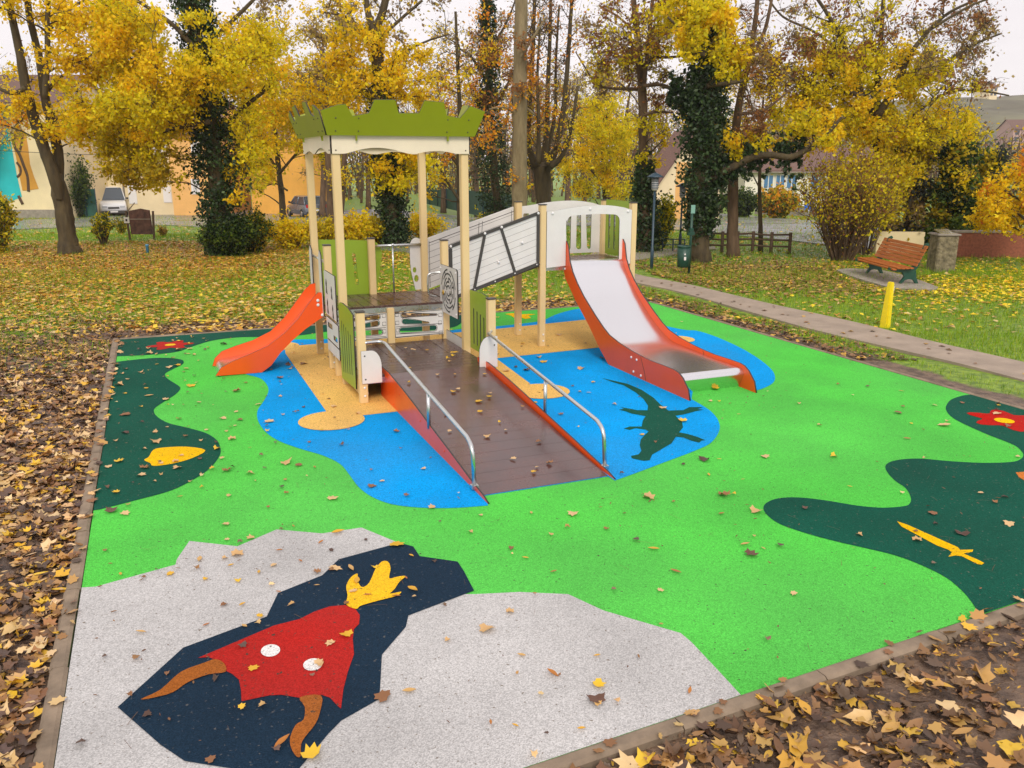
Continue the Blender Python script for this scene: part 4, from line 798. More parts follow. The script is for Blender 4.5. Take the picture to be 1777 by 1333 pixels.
for i, (px, Yy, lab) in enumerate(((1764, 215, 'pink walled house on the far hillside at the right edge'), (1700, 330, 'tiny cream house high on the far hillside behind the yellow leaves'))):
    q = at(px, 250, Yy); X, _ = wc(q[0], q[1]); z = hillz(X, Yy); b = thing('hill_house', lab, 'house', (q[0], q[1], z), -TH+.3*i, 'houses on the far hillside')
    m = MB(); wd = 6 if i == 0 else 3.6; m.box((-wd/2, -3.5, -3), (wd/2, 3.5, 3.6)); m.add([(-wd/2, -3.5, 3.6), (-wd/2, 3.5, 3.6), (-wd/2, 0, 5.6)], [(0, 2, 1)]); m.add([(wd/2, -3.5, 3.6), (wd/2, 3.5, 3.6), (wd/2, 0, 5.6)], [(0, 1, 2)]); m.build('wall', M('pink_render', (.5, .33, .28), .8) if i == 0 else m_wall, b)
    m = MB(); m.add([(-wd/2-.3, -3.9, 3.36), (wd/2+.3, -3.9, 3.36), (wd/2+.3, 0, 5.7), (-wd/2-.3, 0, 5.7), (wd/2+.3, 3.9, 3.36), (-wd/2-.3, 3.9, 3.36)], [(0, 1, 2, 3), (3, 2, 4, 5)]); m.build('roof', m_roof, b)
    m = MB(); [m.box((x, -3.56, z_), (x+1, -3.502, z_+1.0)) for x in (-wd/2+.5, wd/2-1.5) for z_ in (.6, 2.1)]; m.build('window', m_glass, b)
c0 = at(-160, 246, 54); c1 = at(520, 262, 60); m = MB(); m.tube([c0+(c1-c0)*t+np.array([0, 0, -1.2*4*t*(1-t)*.4]) for t in np.linspace(0, 1, 24)], .018, 5); tag(m.build('power_cable', m_lines), 'thin black cable hanging in front of the cream house', 'cable')
# ---- green screens
def screen(label, p0, p1, h, n=6):
    a, _ = base(*p0); c, _ = base(*p1); b = thing('screen_fence', label, 'fence', a, 0); d = c-a; nrm = np.array([-d[1], d[0], 0])/np.linalg.norm(d)
    m = MB(); k = 10
    for i in range(k):
        q0, q1 = a+d*i/k, a+d*(i+1)/k; m.add([q0, q1, q1+[0, 0, h], q0+[0, 0, h]], [(0, 1, 2, 3)]); 
    m.build('mesh_screen', M('green_mesh_screen', (.015, .085, .055), .6, var=.3, vs=3), b, a)
    for i in range(n+1): q = a+d*i/n-nrm*.03; m = MB(); m.tube([q, q+[0, 0, h+.05]], .035, 6); m.build('fence_post', m_lpole, b, a)
screen('dark green screen fence left of the white van', (116, 376), (171, 376), 2.0, 3)
screen('long dark green mesh fence beyond the grass slope behind the tower', (735, 352), (905, 392), 1.55, 8)
screen('green mesh fence in front of the gable house', (1150, 373), (1225, 375), 1.3, 4)
# ---- vehicles (x forward)
def vehicle(name, label, cat, p, rz, prof, wid, cabin, paint, wx, wr=.33, tail=False):
    b = thing(name, label, cat, p, rz); m = MB(); n = len(prof); hw = wid/2
    sec = []
    for (x, zb_, zt, k) in prof:
        sec.append([(x, -hw*k, zb_+.04), (x, -hw*k, zb_+(zt-zb_)*.55), (x, -hw*k*.96, zt-.06), (x, -hw*k*.84, zt), (x, hw*k*.84, zt), (x, hw*k*.96, zt-.06), (x, hw*k, zb_+(zt-zb_)*.55), (x, hw*k, zb_+.04), (x, hw*k*.9, zb_), (x, -hw*k*.9, zb_)])
    vs = [v for s_ in sec for v in s_]; fs = [(i*10+j, i*10+(j+1) % 10, (i+1)*10+(j+1) % 10, (i+1)*10+j) for i in range(n-1) for j in range(10)]+[tuple(range(9, -1, -1)), tuple((n-1)*10+j for j in range(10))]
    m.add(vs, fs, 0, True); body = m.build('body', paint, b)
    # cabin: list (x_low_rear, x_low_front, z_low, x_top_rear, x_top_front, z_top)
    xr, xf, zl, tr, tf, zt = cabin; g = MB(); a, c = hw*.93, hw*.78
    V8 = [(xr, -a, zl), (xf, -a, zl), (xf, a, zl), (xr, a, zl), (tr, -c, zt), (tf, -c, zt), (tf, c, zt), (tr, c, zt)]
    g.add(V8, [(0,1,5,4),(1,2,6,5),(2,3,7,6),(3,0,4,7)]); g.build('window_glass', m_glass, b)
    r = MB(); r.add([(tr-.05, -c-.02, zt), (tf+.04, -c-.02, zt), (tf+.04, c+.02, zt), (tr-.05, c+.02, zt), (tr+.05, -c+.1, zt+.07), (tf-.12, -c+.1, zt+.07), (tf-.12, c-.1, zt+.07), (tr+.05, c-.1, zt+.07)], [(0,3,2,1),(4,5,6,7),(0,1,5,4),(1,2,6,5),(2,3,7,6),(3,0,4,7)])
    for sy in (-1, 1):
        for (x0, x1) in ((xf, tf), ((xr+xf)/2+.1, (tr+tf)/2+.1), (xr, tr)): r.tube([(x0, sy*(a+.005), zl), (x1, sy*(c+.012), zt)], .035, 6)
    r.build('roof', paint, b)
    for x in wx:
        for sy in (-1, 1):
            w_ = MB(); w_.tube([(x, sy*(hw-.2), wr), (x, sy*(hw+.012), wr)], wr, 20); wh = w_.build('wheel', M('tyre_rubber', (.02, .02, .02), .8) if 'tyre_rubber' not in bpy.data.materials else bpy.data.materials['tyre_rubber'], b)
            w_ = MB(); w_.tube([(x, sy*(hw+.013), wr), (x, sy*(hw+.03), wr)], [wr*.62, wr*.5], 16); w_.build('rim', m_tube, wh)
    X0_, X1_ = prof[0][0], prof[-1][0]
    for sy in (-1, 1):
        h_ = MB(); h_.box((X1_-.10, sy*hw*.62-.2, .62), (X1_+.015, sy*hw*.62+.2, .80)); h_.build('headlight', M('lamp_glass', (.5, .52, .55), .1, spec=.8) if 'lamp_glass' not in bpy.data.materials else bpy.data.materials['lamp_glass'], b, bevel=.03)
        h_ = MB(); h_.box((X0_-.015, sy*hw*.78-.1, .75), (X0_+.08, sy*hw*.78+.1, 1.0)); h_.build('tail_light', M('red_lens', (.45, .01, .01), .2) if 'red_lens' not in bpy.data.materials else bpy.data.materials['red_lens'], b, bevel=.02)
        h_ = MB(); h_.ball((xf-.25, sy*(hw+.10), zl+.1), .1, 0, 8, 6, (.6, 1, .8)); h_.build('mirror', m_trim, b)
    h_ = MB(); h_.box((X1_-.02, -.38, .56), (X1_+.012, .38, .70)); h_.build('grille', m_trim, b)
    h_ = MB(); h_.box((X1_-.15, -hw*.9, .22), (X1_+.03, hw*.9, .44)); h_.build('front_bumper', m_trim, b, bevel=.03)
    h_ = MB(); h_.box((X0_-.03, -hw*.9, .25), (X0_+.15, hw*.9, .5)); h_.build('rear_bumper', m_trim, b, bevel=.03)
    h_ = MB(); h_.box((X1_+.031, -.26, .30), (X1_+.038, .26, .41)); h_.box((X0_-.038, -.26, .55), (X0_-.02, .26, .66)); h_.build('number_plate', m_shut, b)
    return b
p, Y = base(196, 371)
vehicle('delivery_van', 'white van parked facing the camera beside the green screen fence', 'van', p, -TH-math.radians(62), [(-2.4, .3, 2.05, .97), (-.2, .25, 2.10, 1), (.55, .25, 2.08, 1), (.75, .25, 1.25, 1), (1.6, .25, 1.12, .98), (2.15, .3, .98, .93), (2.3, .35, .8, .86)], 1.95, (.5, 1.45, 1.18, .3, .72, 2.06), M('white_car_paint', (.75, .76, .78), .25, coat=.5), (-1.5, 1.45))
p, Y = base(534, 376)
vehicle('parked_car', 'silver grey estate car parked by the orange walled building', 'car', p, -TH+math.radians(90+33), [(-2.1, .35, .95, .9), (-1.95, .3, 1.0, .97), (0, .25, 1.0, 1), (1.1, .25, .98, .99), (1.9, .3, .82, .93), (2.15, .4, .68, .85)], 1.8, (-1.95, 1.05, .98, -1.5, .35, 1.50), M('silver_car_paint', (.20, .22, .25), .25, metal=.5, coat=.5), (-1.35, 1.35))
# dark container with a yellow lid behind the van
p, Y = base(222, 364); b = thing('waste_container', 'dark container with a yellow lid against the long cream house', 'container', p+np.array([0, 0, 0]), -TH)
m = MB(); m.box((-.7, -.4, 0), (.7, .4, 1.2)); m.build('container_body', m_trim, b, bevel=.03); m = MB(); m.box((-.74, -.44, 1.2), (.74, .44, 1.34)); m.build('lid', bpy.data.materials['yellow_paint'], b, bevel=.03)
#=SECTION trees.py
# ------------------------------------------------------------- trees
LEAFK = .84
def tree(name, label, cat, Y, trunks, regions, bark=None, leaf=.13, ivy=None, group=None, orient=None, basepx=None, twig=.012, crownname='crown', seedoff=0, yb=None):
    """trunks: [(px,py,width_px) ...] polylines; regions: (px,py,rx,ry,depth_m,n_clumps,clump_px,palette,leaves_per_clump)"""
    bark = bark or m_bark; P0 = at(trunks[0][0][0], trunks[0][0][1], Y); b0 = np.array([P0[0], P0[1], gz(P0)])
    root = thing(name, label, cat, b0, 0, group); T = MB(); K = Y/FOC*1.03; nodes = []
    for ti, tr in enumerate(trunks):
        q = catmull([np.append(at(x, y, Y+(0 if ti == 0 else .15*ti*(-1)**ti)), w_*K/2*.84) for x, y, w_ in tr], 5, False)
        if ti == 0: q[0][2] = b0[2]-.15; q[0][3] *= 1.25
        rr = np.array([v[3] for v in q])*(1+.02*rng.standard_normal(len(q))); T.tube([v[:3]+rng.normal(0, v[3]*.03, 3) for v in q], rr, 12 if ti == 0 else 9)
        nodes += [(v[:3], v[3]) for v in q]
    NP = np.array([n[0] for n in nodes]); NR = np.array([n[1] for n in nodes])
    C, S, Cl = [], [], []
    def limb(a, c, r0, r1, sides, n=6, sag=.12, wob=.05):
        d = c-a; ln = np.linalg.norm(d); pts = []
        off = rng.normal(0, wob*ln, 3)
        for i in range(n+1):
            t = i/n; p = a+d*t+off*math.sin(math.pi*t)+np.array([0, 0, sag*ln])*math.sin(math.pi*t)*(.6 if d[2] > 0 else -.2)+rng.normal(0, .015*ln, 3)*(0 < i < n)
            pts.append(p)
        T.tube(pts, [r0+(r1-r0)*(i/n)**.7 for i in range(n+1)], sides, caps=False); return pts
    for (px, py, rx, ry, dm, nc, cp, pal, nl) in regions:
        for k in range(nc):
            while True:
                u = rng.uniform(-1, 1, 3)
                if (u**2).sum() < 1: break
            c = at(px+u[0]*rx, py+u[1]*ry, max(Y+u[2]*dm, 4)); rc = cp*K*rng.uniform(.7, 1.3)
            dd = np.linalg.norm(NP-c, axis=1)+1.6*np.maximum(NP[:, 2]-c[2]+.3, 0)+rng.uniform(0, .6, len(NP)); j = int(np.argmin(dd)); a = NP[j]
            r0 = min(NR[j]*.45, .015+.011*np.linalg.norm(c-a)); lp = limb(a, c, r0, twig, 5, 6)
            if len(nodes) < 900: 
                NP = np.vstack([NP, lp[2:]]); NR = np.append(NR, np.linspace(r0*.8, twig*1.2, len(lp)-2))
            nt_ = max(4, int(6+rc*4))
            tips = []
            for q in range(nt_):
                v = rng.normal(0, 1, 3); v /= np.linalg.norm(v); v[2] = v[2]*.7+.15; e = c+v*rc*rng.uniform(.6, 1.15); s = lp[rng.integers(3, len(lp))]
                tp = limb(s, e, twig*.8, twig*.3, 3, 3, .05, .08); tips += tp[1:]
                if rng.random() < .7:
                    e2 = tp[2]+rng.normal(0, rc*.4, 3); tips += limb(tp[1], e2, twig*.5, twig*.25, 3, 2, .03, .08)[1:]
            tips = np.array(tips); n = int(nl*LEAFK*rng.uniform(.5, 1.3))
            if n:
                ii = rng.integers(0, len(tips), n); cc = tips[ii]+rng.normal(0, rc*.2, (n, 3)); cc[:, 2] -= abs(rng.normal(0, .05, n))
                C.append(cc); S.append(leaf*.86*rng.uniform(.45, 1.4, n)); pl = pal if isinstance(pal, str) else pal[rng.integers(0, len(pal))]; Cl.append(pick(pl, n))
    T.build('trunk', bark, root, b0)
    if C: cloud(crownname, [(KITE, np.concatenate(C), np.concatenate(S), np.concatenate(Cl), orient)], m_leaf, root, b0)
    if ivy:
        CI, SI, LI = [], [], []
        for line, n in ivy:
            q = catmull([np.append(at(x, y, Y), w_*K/2) for x, y, w_ in line], 10, False); q = np.array(q)
            # sprays of ivy of uneven size hugging the trunk
            ns = n//22; ii = rng.integers(0, len(q), ns); rr = q[ii, 3]*rng.uniform(.55, 1.2, ns); th = rng.uniform(0, 2*np.pi, ns)
            sc_ = q[ii, :3]+np.stack([rr*np.cos(th), rr*np.sin(th), rng.normal(0, .25, ns)], 1)
            jj = rng.integers(0, ns, n); c = sc_[jj]+rng.normal(0, .13, (n, 3))*np.minimum(1, q[ii[jj], 3:4]*2.2); CI.append(c); SI.append(rng.uniform(.07, .14, n)); LI.append(pick('ivy', n, .35))
        cloud('ivy', [(KITE, np.concatenate(CI), np.concatenate(SI), np.concatenate(LI), None)], m_ivy, root, b0)
    return root
# left double-stemmed maple
tree('maple_tree', 'bright yellow maple forking low into two leaning stems at the left', 'tree', 26, [
  [(121,434,46),(118,410,34),(112,370,33),(104,328,30),(99,300,18)], [(106,345,16),(99,316,24),(82,270,22),(62,210,20),(46,150,18),(34,80,15),(12,-20,12),(-10,-120,8)], [(101,320,24),(102,270,20),(92,215,19),(80,170,17),(70,100,14),(52,20,12),(44,-80,9)], [(80,170,12),(84,90,10),(84,30,9),(92,-60,7)], [(84,60,9),(104,24,7),(150,-2,5),(190,-30,4)], [(46,150,9),(20,160,7),(-20,140,5)], [(78,165,6),(110,130,5),(150,118,4),(235,110,3)]],
  [(50,0,120,60,2.6,20,26,'gold',210), (10,150,50,60,2,6,20,'gold',120), (170,60,90,80,2.6,30,28,'gold',420), (150,205,50,40,2,8,24,'gold',260), (95,90,40,50,2,5,16,'gold',110), (110,185,90,45,2.4,16,24,'gold',230), (230,60,80,70,2.5,16,32,['gold','lime'],420), (5,205,40,30,1.5,4,20,['gold','orange'],180)], leaf=.125)
# big ivy-clad tree with hanging lime and olive foliage
tree('maple_tree', 'tall ivy clad tree with olive yellow foliage hanging down over the cream house', 'tree', 25.5, [
  [(386,440,40),(384,400,32),(378,330,30),(368,230,28),(352,120,26),(338,40,22),(326,-60,18)], [(362,190,12),(310,150,9),(250,110,7),(180,110,5)], [(372,250,12),(420,190,9),(470,150,6)], [(345,90,12),(300,40,8),(240,0,6)], [(345,90,12),(400,40,8),(450,-10,6)], [(365,210,10),(310,220,8),(240,240,5)]],
  [(230,190,130,75,2.5,46,32,['lime','gold','lime'],560), (290,130,120,60,2.6,32,28,['lime','gold'],420), (240,285,62,44,1.8,22,22,['olive','olive','lime'],430), (420,130,70,100,2.5,26,30,['gold','lime'],420), (260,20,120,50,2.6,18,26,['gold','lime'],260), (400,330,34,30,1.5,5,16,'gold',110), (420,250,50,60,2,10,24,['gold','lime'],260)],
  leaf=.125, ivy=[([(388,440,40),(386,400,40),(382,350,58),(376,280,74),(370,210,48),(356,110,40),(340,30,46),(330,-40,46)], 12500)], seedoff=1)
tree('young_maple', 'slender dark trunked tree with a mass of yellow leaves before the orange wall', 'tree', 40, [[(492,378,14),(490,340,12),(484,290,10),(478,220,8),(472,140,6),(470,60,4)], [(486,300,6),(520,260,4),(550,230,3)], [(486,300,6),(455,250,4)], [(500,330,4),(480,318,3),(462,322,2)]],
  [(500,150,95,110,3,44,26,['gold','lime'],430), (560,230,50,60,2.5,14,24,['gold','lime'],300), (455,230,50,60,2.5,14,22,'gold',300), (500,40,110,50,3,18,24,['gold','dusk'],130), (450,300,44,34,2.5,12,20,['gold','lime'],170)], leaf=.17)
tree('twin_tree', 'two dark stems rising close together behind the left tower posts', 'tree', 38, [[(576,386,20),(574,330,16),(570,260,14),(566,180,12),(560,80,8)], [(590,386,14),(596,320,11),(600,250,9),(606,160,7),(615,60,5)]],
  [(580,140,70,100,3,22,24,['gold','dusk'],130), (600,40,80,50,3,14,26,['dusk','gold'],70), (600,290,40,30,2,6,18,'gold',120)], leaf=.125, bark=m_bark3)
tree('maple_tree', 'stout ivy trunked maple leaning left behind the tower canopy', 'tree', 28.3, [
  [(686,424,34),(684,390,30),(676,310,29),(668,220,27),(662,170,26),(656,90,24),(652,50,22)], [(654,60,16),(640,20,12),(630,-60,9)], [(653,55,18),(668,10,14),(682,-60,10)], [(658,80,8),(628,48,6),(600,28,4),(560,20,3)], [(662,150,7),(690,100,5),(740,72,4),(780,60,3)], [(672,260,7),(640,240,5),(610,235,3)], [(655,70,8),(700,30,6),(735,0,5)], [(664,180,6),(645,160,5),(610,150,3)]],
  [(640,110,90,70,2.6,34,24,['gold','gold','lime'],210), (640,210,80,50,2.4,20,24,['gold','lime'],260), (720,130,50,60,2.3,14,22,'gold',200), (700,280,60,45,2,22,22,['gold','lime'],260), (650,20,120,50,2.8,22,22,['gold','dusk'],90), (560,110,60,80,2.5,16,24,['gold','dusk'],170)],
  leaf=.14, ivy=[([(688,424,36),(682,370,38),(674,290,40),(668,215,40),(662,160,30)], 9000)])
tree('bare_tree', 'thin dark trunk with low bare limbs seen between the right tower posts', 'tree', 33, [[(800,402,16),(800,350,14),(798,290,12),(800,220,10),(796,120,7),(792,20,5)], [(800,350,7),(780,320,5),(762,290,4),(745,280,2)], [(800,330,6),(818,300,4),(840,290,3)], [(798,290,6),(776,262,4),(760,250,2)]],
  [(780,220,60,80,2.5,22,22,['orange','gold','brown'],110), (790,90,60,80,2.5,18,24,['dusk','gold'],90), (740,320,40,25,2,6,14,'gold',100)], leaf=.12)
tree('ivy_tree', 'tall tree wrapped in dark ivy left of the smooth pale trunk', 'tree', 36, [[(866,378,20),(862,330,16),(856,260,14),(850,160,13),(848,60,11),(850,-60,8)], [(852,200,7),(880,150,5),(900,110,4)], [(850,150,7),(820,100,5),(790,80,3)], [(850,90,6),(880,40,4),(900,-10,3)]],
  [(840,130,60,90,3,26,22,['orange','brown','gold'],150), (870,60,60,60,3,14,24,['orange','dusk'],110), (830,200,40,40,2,8,18,'orange',140)], leaf=.13, ivy=[([(866,378,40),(862,330,52),(855,260,44),(850,170,32),(848,80,24),(850,0,20)], 9000)])
tree('poplar_tree', 'tall straight pale green trunk rising behind the white bridge', 'tree', 30, [[(903,410,34),(902,350,31),(903,260,29),(903,160,27),(905,60,25),(907,-60,22)], [(900,200,7),(876,186,5),(850,190,3)], [(905,180,6),(930,200,4)], [(905,100,5),(930,60,4),(950,30,3)]],
  [(900,130,55,70,1.5,14,20,['orange','brown'],110), (860,230,30,60,1.5,7,16,'orange',80), (905,290,20,40,1.2,4,12,['gold','orange'],60)], bark=m_bark2, leaf=.12)
tree('pollard_tree', 'old pollard with a thick dark head and a fan of upright stems', 'tree', 33, [[(943,410,34),(944,350,30),(942,310,34),(940,285,36)], [(932,290,18),(918,250,12),(920,180,10),(926,90,8),(930,-20,6)], [(942,285,16),(950,230,11),(952,150,9),(956,60,7),(958,-40,5)], [(952,288,18),(968,250,12),(980,180,10),(988,90,8),(996,-30,6)], [(930,292,14),(906,268,9),(896,230,7),(890,150,5)], [(955,290,14),(975,272,9),(990,235,7),(1004,150,5)], [(946,285,10),(964,200,7),(966,110,5),(972,10,4)], [(935,285,10),(936,210,7),(934,130,5),(940,30,4)]],
  [(950,200,60,80,2,46,18,['orange','dusk','gold'],60), (950,60,70,80,2,44,22,['dusk','brown','orange'],40), (960,275,50,20,1.5,10,12,'gold',80), (915,160,30,60,1.5,8,16,'orange',120)], leaf=.11, twig=.014)
tree('young_maple', 'low bushy yellow tree behind the slide platform', 'tree', 40, [[(1052,390,10),(1050,340,8),(1046,290,6),(1050,230,5),(1056,180,3)], [(1048,320,5),(1020,290,3),(1000,280,2)], [(1048,310,5),(1080,280,3)]],
  [(1050,235,56,66,2.5,44,20,['gold','lime','lime'],330), (1020,300,40,40,2,18,18,['lime','gold'],260), (1080,310,34,40,2,12,18,['lime','gold'],240)], leaf=.125)
tree('brown_tree', 'straight brown trunk with wide horizontal boughs left of the ivy oak', 'tree', 26.5, [[(1122,432,32),(1119,400,26),(1118,330,20),(1117,240,18),(1116,170,17),(1110,90,14),(1100,-10,10)], [(1117,160,10),(1126,80,8),(1134,0,7),(1138,-60,5)], [(1112,155,8),(1085,155,6),(1050,152,5),(1030,138,4),(1012,110,3),(1000,90,2)], [(1116,150,8),(1150,148,6),(1180,160,4)], [(1112,110,7),(1080,100,5),(1060,90,4),(1030,95,3)], [(1118,200,6),(1140,195,5),(1170,196,3)], [(1105,60,6),(1075,30,4),(1040,10,3)], [(1128,100,6),(1165,100,5),(1200,96,3)]],
  [(1090,60,95,80,2.4,56,24,['brown','dusk','lime','gold'],90), (1150,60,60,80,2.4,26,22,['lime','dusk','brown'],110), (1060,130,60,40,2,14,20,['dusk','lime'],70), (1130,240,40,60,2,12,16,['gold','lime'],90), (1160,150,40,40,2,8,16,['brown','dusk'],60)],
  leaf=.12, bark=m_bark3, ivy=[([(1122,432,40),(1119,380,38),(1118,330,32),(1117,290,22)], 5500)])
tree('oak_tree', 'large oak covered in thick dark ivy with one long bough reaching right', 'tree', 24, [[(1217,450,44),(1214,420,36),(1212,370,34),(1216,300,36),(1222,220,34),(1228,150,32),(1226,80,26),(1218,-20,20)], [(1234,310,18),(1262,296,16),(1300,277,14),(1335,270,13),(1372,274,12),(1400,262,10),(1425,248,9),(1445,225,7),(1462,205,5)], [(1214,210,16),(1198,180,13),(1184,160,10),(1166,154,7),(1150,152,4)], [(1228,150,10),(1262,146,8),(1300,140,6)], [(1226,90,10),(1260,50,7),(1290,10,5)], [(1224,100,9),(1190,60,6),(1160,30,4)]],
  [(1230,60,60,66,2,40,20,['lime','lime','gold'],260), (1262,110,36,34,1.6,12,18,['lime','gold'],200), (1205,10,60,40,2,14,20,['lime','gold'],200), (1300,250,60,26,1.5,9,14,['gold','lime'],110), (1420,225,50,40,1.6,16,16,['lime','gold'],170)],
  leaf=.13, ivy=[([(1214,388,34),(1219,360,46),(1222,290,58),(1225,220,60),(1226,160,46),(1226,90,32),(1222,20,36)], 15000), ([(1222,215,30),(1200,182,30),(1184,162,24),(1168,155,12)], 2200), ([(1240,306,22),(1280,286,18),(1335,271,14),(1390,268,12)], 4200)])
tree('bare_tree', 'straight brown trunk standing right of the ivy oak behind the rail fence', 'tree', 25.3, [[(1273,441,27),(1272,400,22),(1273,330,20),(1276,250,17),(1284,180,14),(1300,110,11),(1312,40,9),(1320,-40,7)], [(1290,150,10),(1306,100,8),(1330,50,7),(1346,-30,5)], [(1290,150,7),(1310,60,6),(1318,-20,5)], [(1280,200,7),(1330,190,5),(1380,150,3)]],
  [(1320,130,60,70,2,34,20,['brown','dusk','gold'],80), (1330,30,70,50,2,12,22,['dusk','brown'],30), (1290,220,50,40,2,16,18,['gold','brown'],110)], leaf=.11, bark=m_bark3)
tree('slim_tree', 'very thin upright stem at the right end of the rail fence', 'tree', 26.5, [[(1321,430,10),(1320,380,8),(1319,320,7),(1321,250,5),(1326,170,4)], [(1320,330,3),(1300,290,2)]],
  [(1320,240,50,50,2,16,16,['gold','brown'],90)], leaf=.11, bark=m_bark)
tree('spreading_tree', 'wide spreading tree with yellow green leaves hanging over the bench', 'tree', 27, [[(1538,440,24),(1540,380,22),(1532,300,22),(1524,240,22),(1518,205,26)], [(1518,205,16),(1490,150,12),(1470,90,9),(1440,30,7),(1400,-30,5)], [(1520,205,16),(1524,140,12),(1530,70,9),(1536,-20,7)], [(1522,205,16),(1556,150,12),(1585,90,9),(1640,30,6),(1700,0,4)], [(1530,225,12),(1580,222,9),(1620,238,7),(1670,262,4),(1720,300,3)], [(1570,130,8),(1640,110,6),(1690,80,5),(1740,60,3)], [(1560,222,6),(1640,165,5),(1700,160,4),(1752,168,3)], [(1500,170,9),(1440,150,7),(1380,140,5),(1340,110,3)], [(1480,110,7),(1420,60,5),(1360,30,4),(1330,-10,3)], [(1605,60,6),(1690,10,4),(1760,-10,3)]],
  [(1500,130,150,50,2.6,70,22,['lime','lime','gold','lime','brown'],230), (1450,200,120,50,2.4,50,22,['lime','gold'],250), (1600,220,110,50,2.4,46,22,['lime','lime','gold'],230), (1640,130,100,60,2.6,34,22,['brown','dusk','lime'],110), (1500,40,150,50,2.8,42,24,['dusk','lime','brown'],90), (1680,50,90,60,2.6,26,22,['brown','dusk'],70), (1390,120,70,60,2.2,30,20,['brown','dusk','lime'],130), (1690,290,60,40,2,16,18,['lime','gold'],140), (1560,300,60,50,2,18,20,['lime','gold'],170)],
  leaf=.12)
# shrubs and bushes
def shrub(name, label, cat, px, py, hpx, wpx, nst, pal, nleaf, leaf=.09, spread=1., Y=None, bark=None, group=None, lean=.5, top=.25, stemw=.012, dm=None):
    p, Yb = base(px, py); Y = Y or Yb; K = Y/FOC; b0 = p; root = thing(name, label, cat, b0, 0, group); T = MB(); h, w_ = hpx*K, wpx*K/2; tips = []
    for i in range(nst):
        a = rng.uniform(0, 2*math.pi); r = rng.uniform(.05, 1)**.5*w_*spread; e = b0+np.array([math.cos(a)*r, math.sin(a)*r, h*rng.uniform(.6, 1)*(1-.35*(r/w_)**2)]); s = b0+np.array([math.cos(a)*r*.18, math.sin(a)*r*.18, -.05])
        mid = s+(e-s)*.5+np.array([0, 0, h*.1])+rng.normal(0, w_*.06, 3); q = catmull([s, mid, e], 4, False); T.tube(q, np.linspace(stemw, stemw*.25, len(q)), 4, caps=False); tips += [v for v in q[int(len(q)*top):]]
        for j in range(3):
            s2 = q[rng.integers(2, len(q))]; e2 = s2+rng.normal(0, w_*.22, 3)+[0, 0, h*.12]; T.tube([s2, (s2+e2)/2+rng.normal(0, .02, 3), e2], [stemw*.45, stemw*.3, stemw*.15], 3, caps=False); tips += [(s2+e2)/2, e2]
    T.build('stems', bark or m_bark, root, b0)
    tips = np.array(tips); ii = rng.integers(0, len(tips), nleaf); c = tips[ii]+rng.normal(0, w_*.09, (nleaf, 3)); c[:, 2] = np.maximum(c[:, 2], b0[2]+.02)
    pl = [pal] if isinstance(pal, str) else pal; cols = np.concatenate([pick(pl[k % len(pl)], nleaf//len(pl)+1) for k in range(len(pl))])[:nleaf]; rng.shuffle(cols)
    cloud('foliage', [(KITE, c, leaf*rng.uniform(.6, 1.3, nleaf), cols, None)], m_leaf, root, b0); return root
shrub('tall_shrub', 'tall many stemmed brown shrub with sparse yellow leaves left of the bench', 'shrub', 1460, 452, 190, 190, 170, ['lime','olive','lime','brown'], 5400, .09, bark=m_bark3, top=.45, stemw=.016)
shrub('tall_shrub', 'leafy yellow green bush filling the gap above the bench', 'shrub', 1500, 442, 200, 130, 60, ['lime','olive'], 8000, .11, bark=m_bark3, top=.5)
shrub('dark_shrub', 'dark green shrub at the foot of the ivy clad tree', 'shrub', 404, 442, 62, 100, 60, ['ivy','green'], 9000, .09, top=.05)
shrub('dark_shrub', 'rounded dark green shrub right of the ivy clad tree foot', 'shrub', 442, 436, 66, 70, 40, ['ivy','green','olive'], 5500, .09, top=.05)
for i, (px, py, hp, wp, pal, lab) in enumerate(((505,430,54,90,['lime','gold'],'golden low shrub left of the tower post'), (560,428,46,70,['lime','olive'],'golden low shrub behind the left tower posts'), (612,428,56,80,['lime','gold'],'golden low shrub between the tower posts'), (655,424,50,60,['olive','lime'],'olive low shrub beside the leaning ivy trunk'), (735,412,40,80,['gold','lime'],'golden low shrub behind the back tower post'), (860,402,34,60,['lime','green'],'pale low shrub behind the bridge'))):
    shrub('low_shrub', lab, 'shrub', px, py, hp, wp, 45, pal, 3600, .10, top=.1, group='golden shrubs behind the tower')
shrub('pruned_shrub', 'small pruned shrub of bare forked stems with a green top on the left lawn', 'shrub', 181, 422, 54, 42, 22, ['green','lime'], 1500, .07, top=.75, stemw=.025)
shrub('low_shrub', 'tiny brown shrub right of the wooden board', 'shrub', 283, 408, 18, 26, 20, ['olive','brown'], 500, .06, top=.2)
shrub('low_shrub', 'small dark bush behind the wooden board', 'shrub', 212, 404, 28, 30, 20, ['green','olive'], 900, .07, top=.2)
shrub('dark_shrub', 'dark bush with yellow tips at the left edge of the lawn', 'shrub', 4, 436, 110, 70, 40, ['olive','green','lime'], 3800, .10, top=.1)
shrub('conifer_shrub', 'feathery green conifer above the dark green screen fence', 'shrub', 138, 376, 100, 66, 60, ['green','ivy'], 7000, .16, top=.1, Y=61)
for px, py, hp, wp, lab in ((278,362,28,28,'clipped bush nearest the cream house doors'), (297,362,26,18,'middle clipped bush before the cream house'), (313,364,22,22,'lowest clipped bush by the orange house'), (243,360,26,26,'clipped bush just right of the white van'), (362,372,34,30,'round bush at the orange house corner')):
    shrub('clipped_bush', lab, 'bush', px, py, hp, wp, 30, ['green','lime'], 1600, .14, top=.05, group='clipped bushes along the house fronts')
shrub('yellow_bush', 'yellow green bush at the foot of the brown trunk', 'bush', 1150, 424, 84, 44, 40, ['lime','green'], 3500, .10, top=.15)
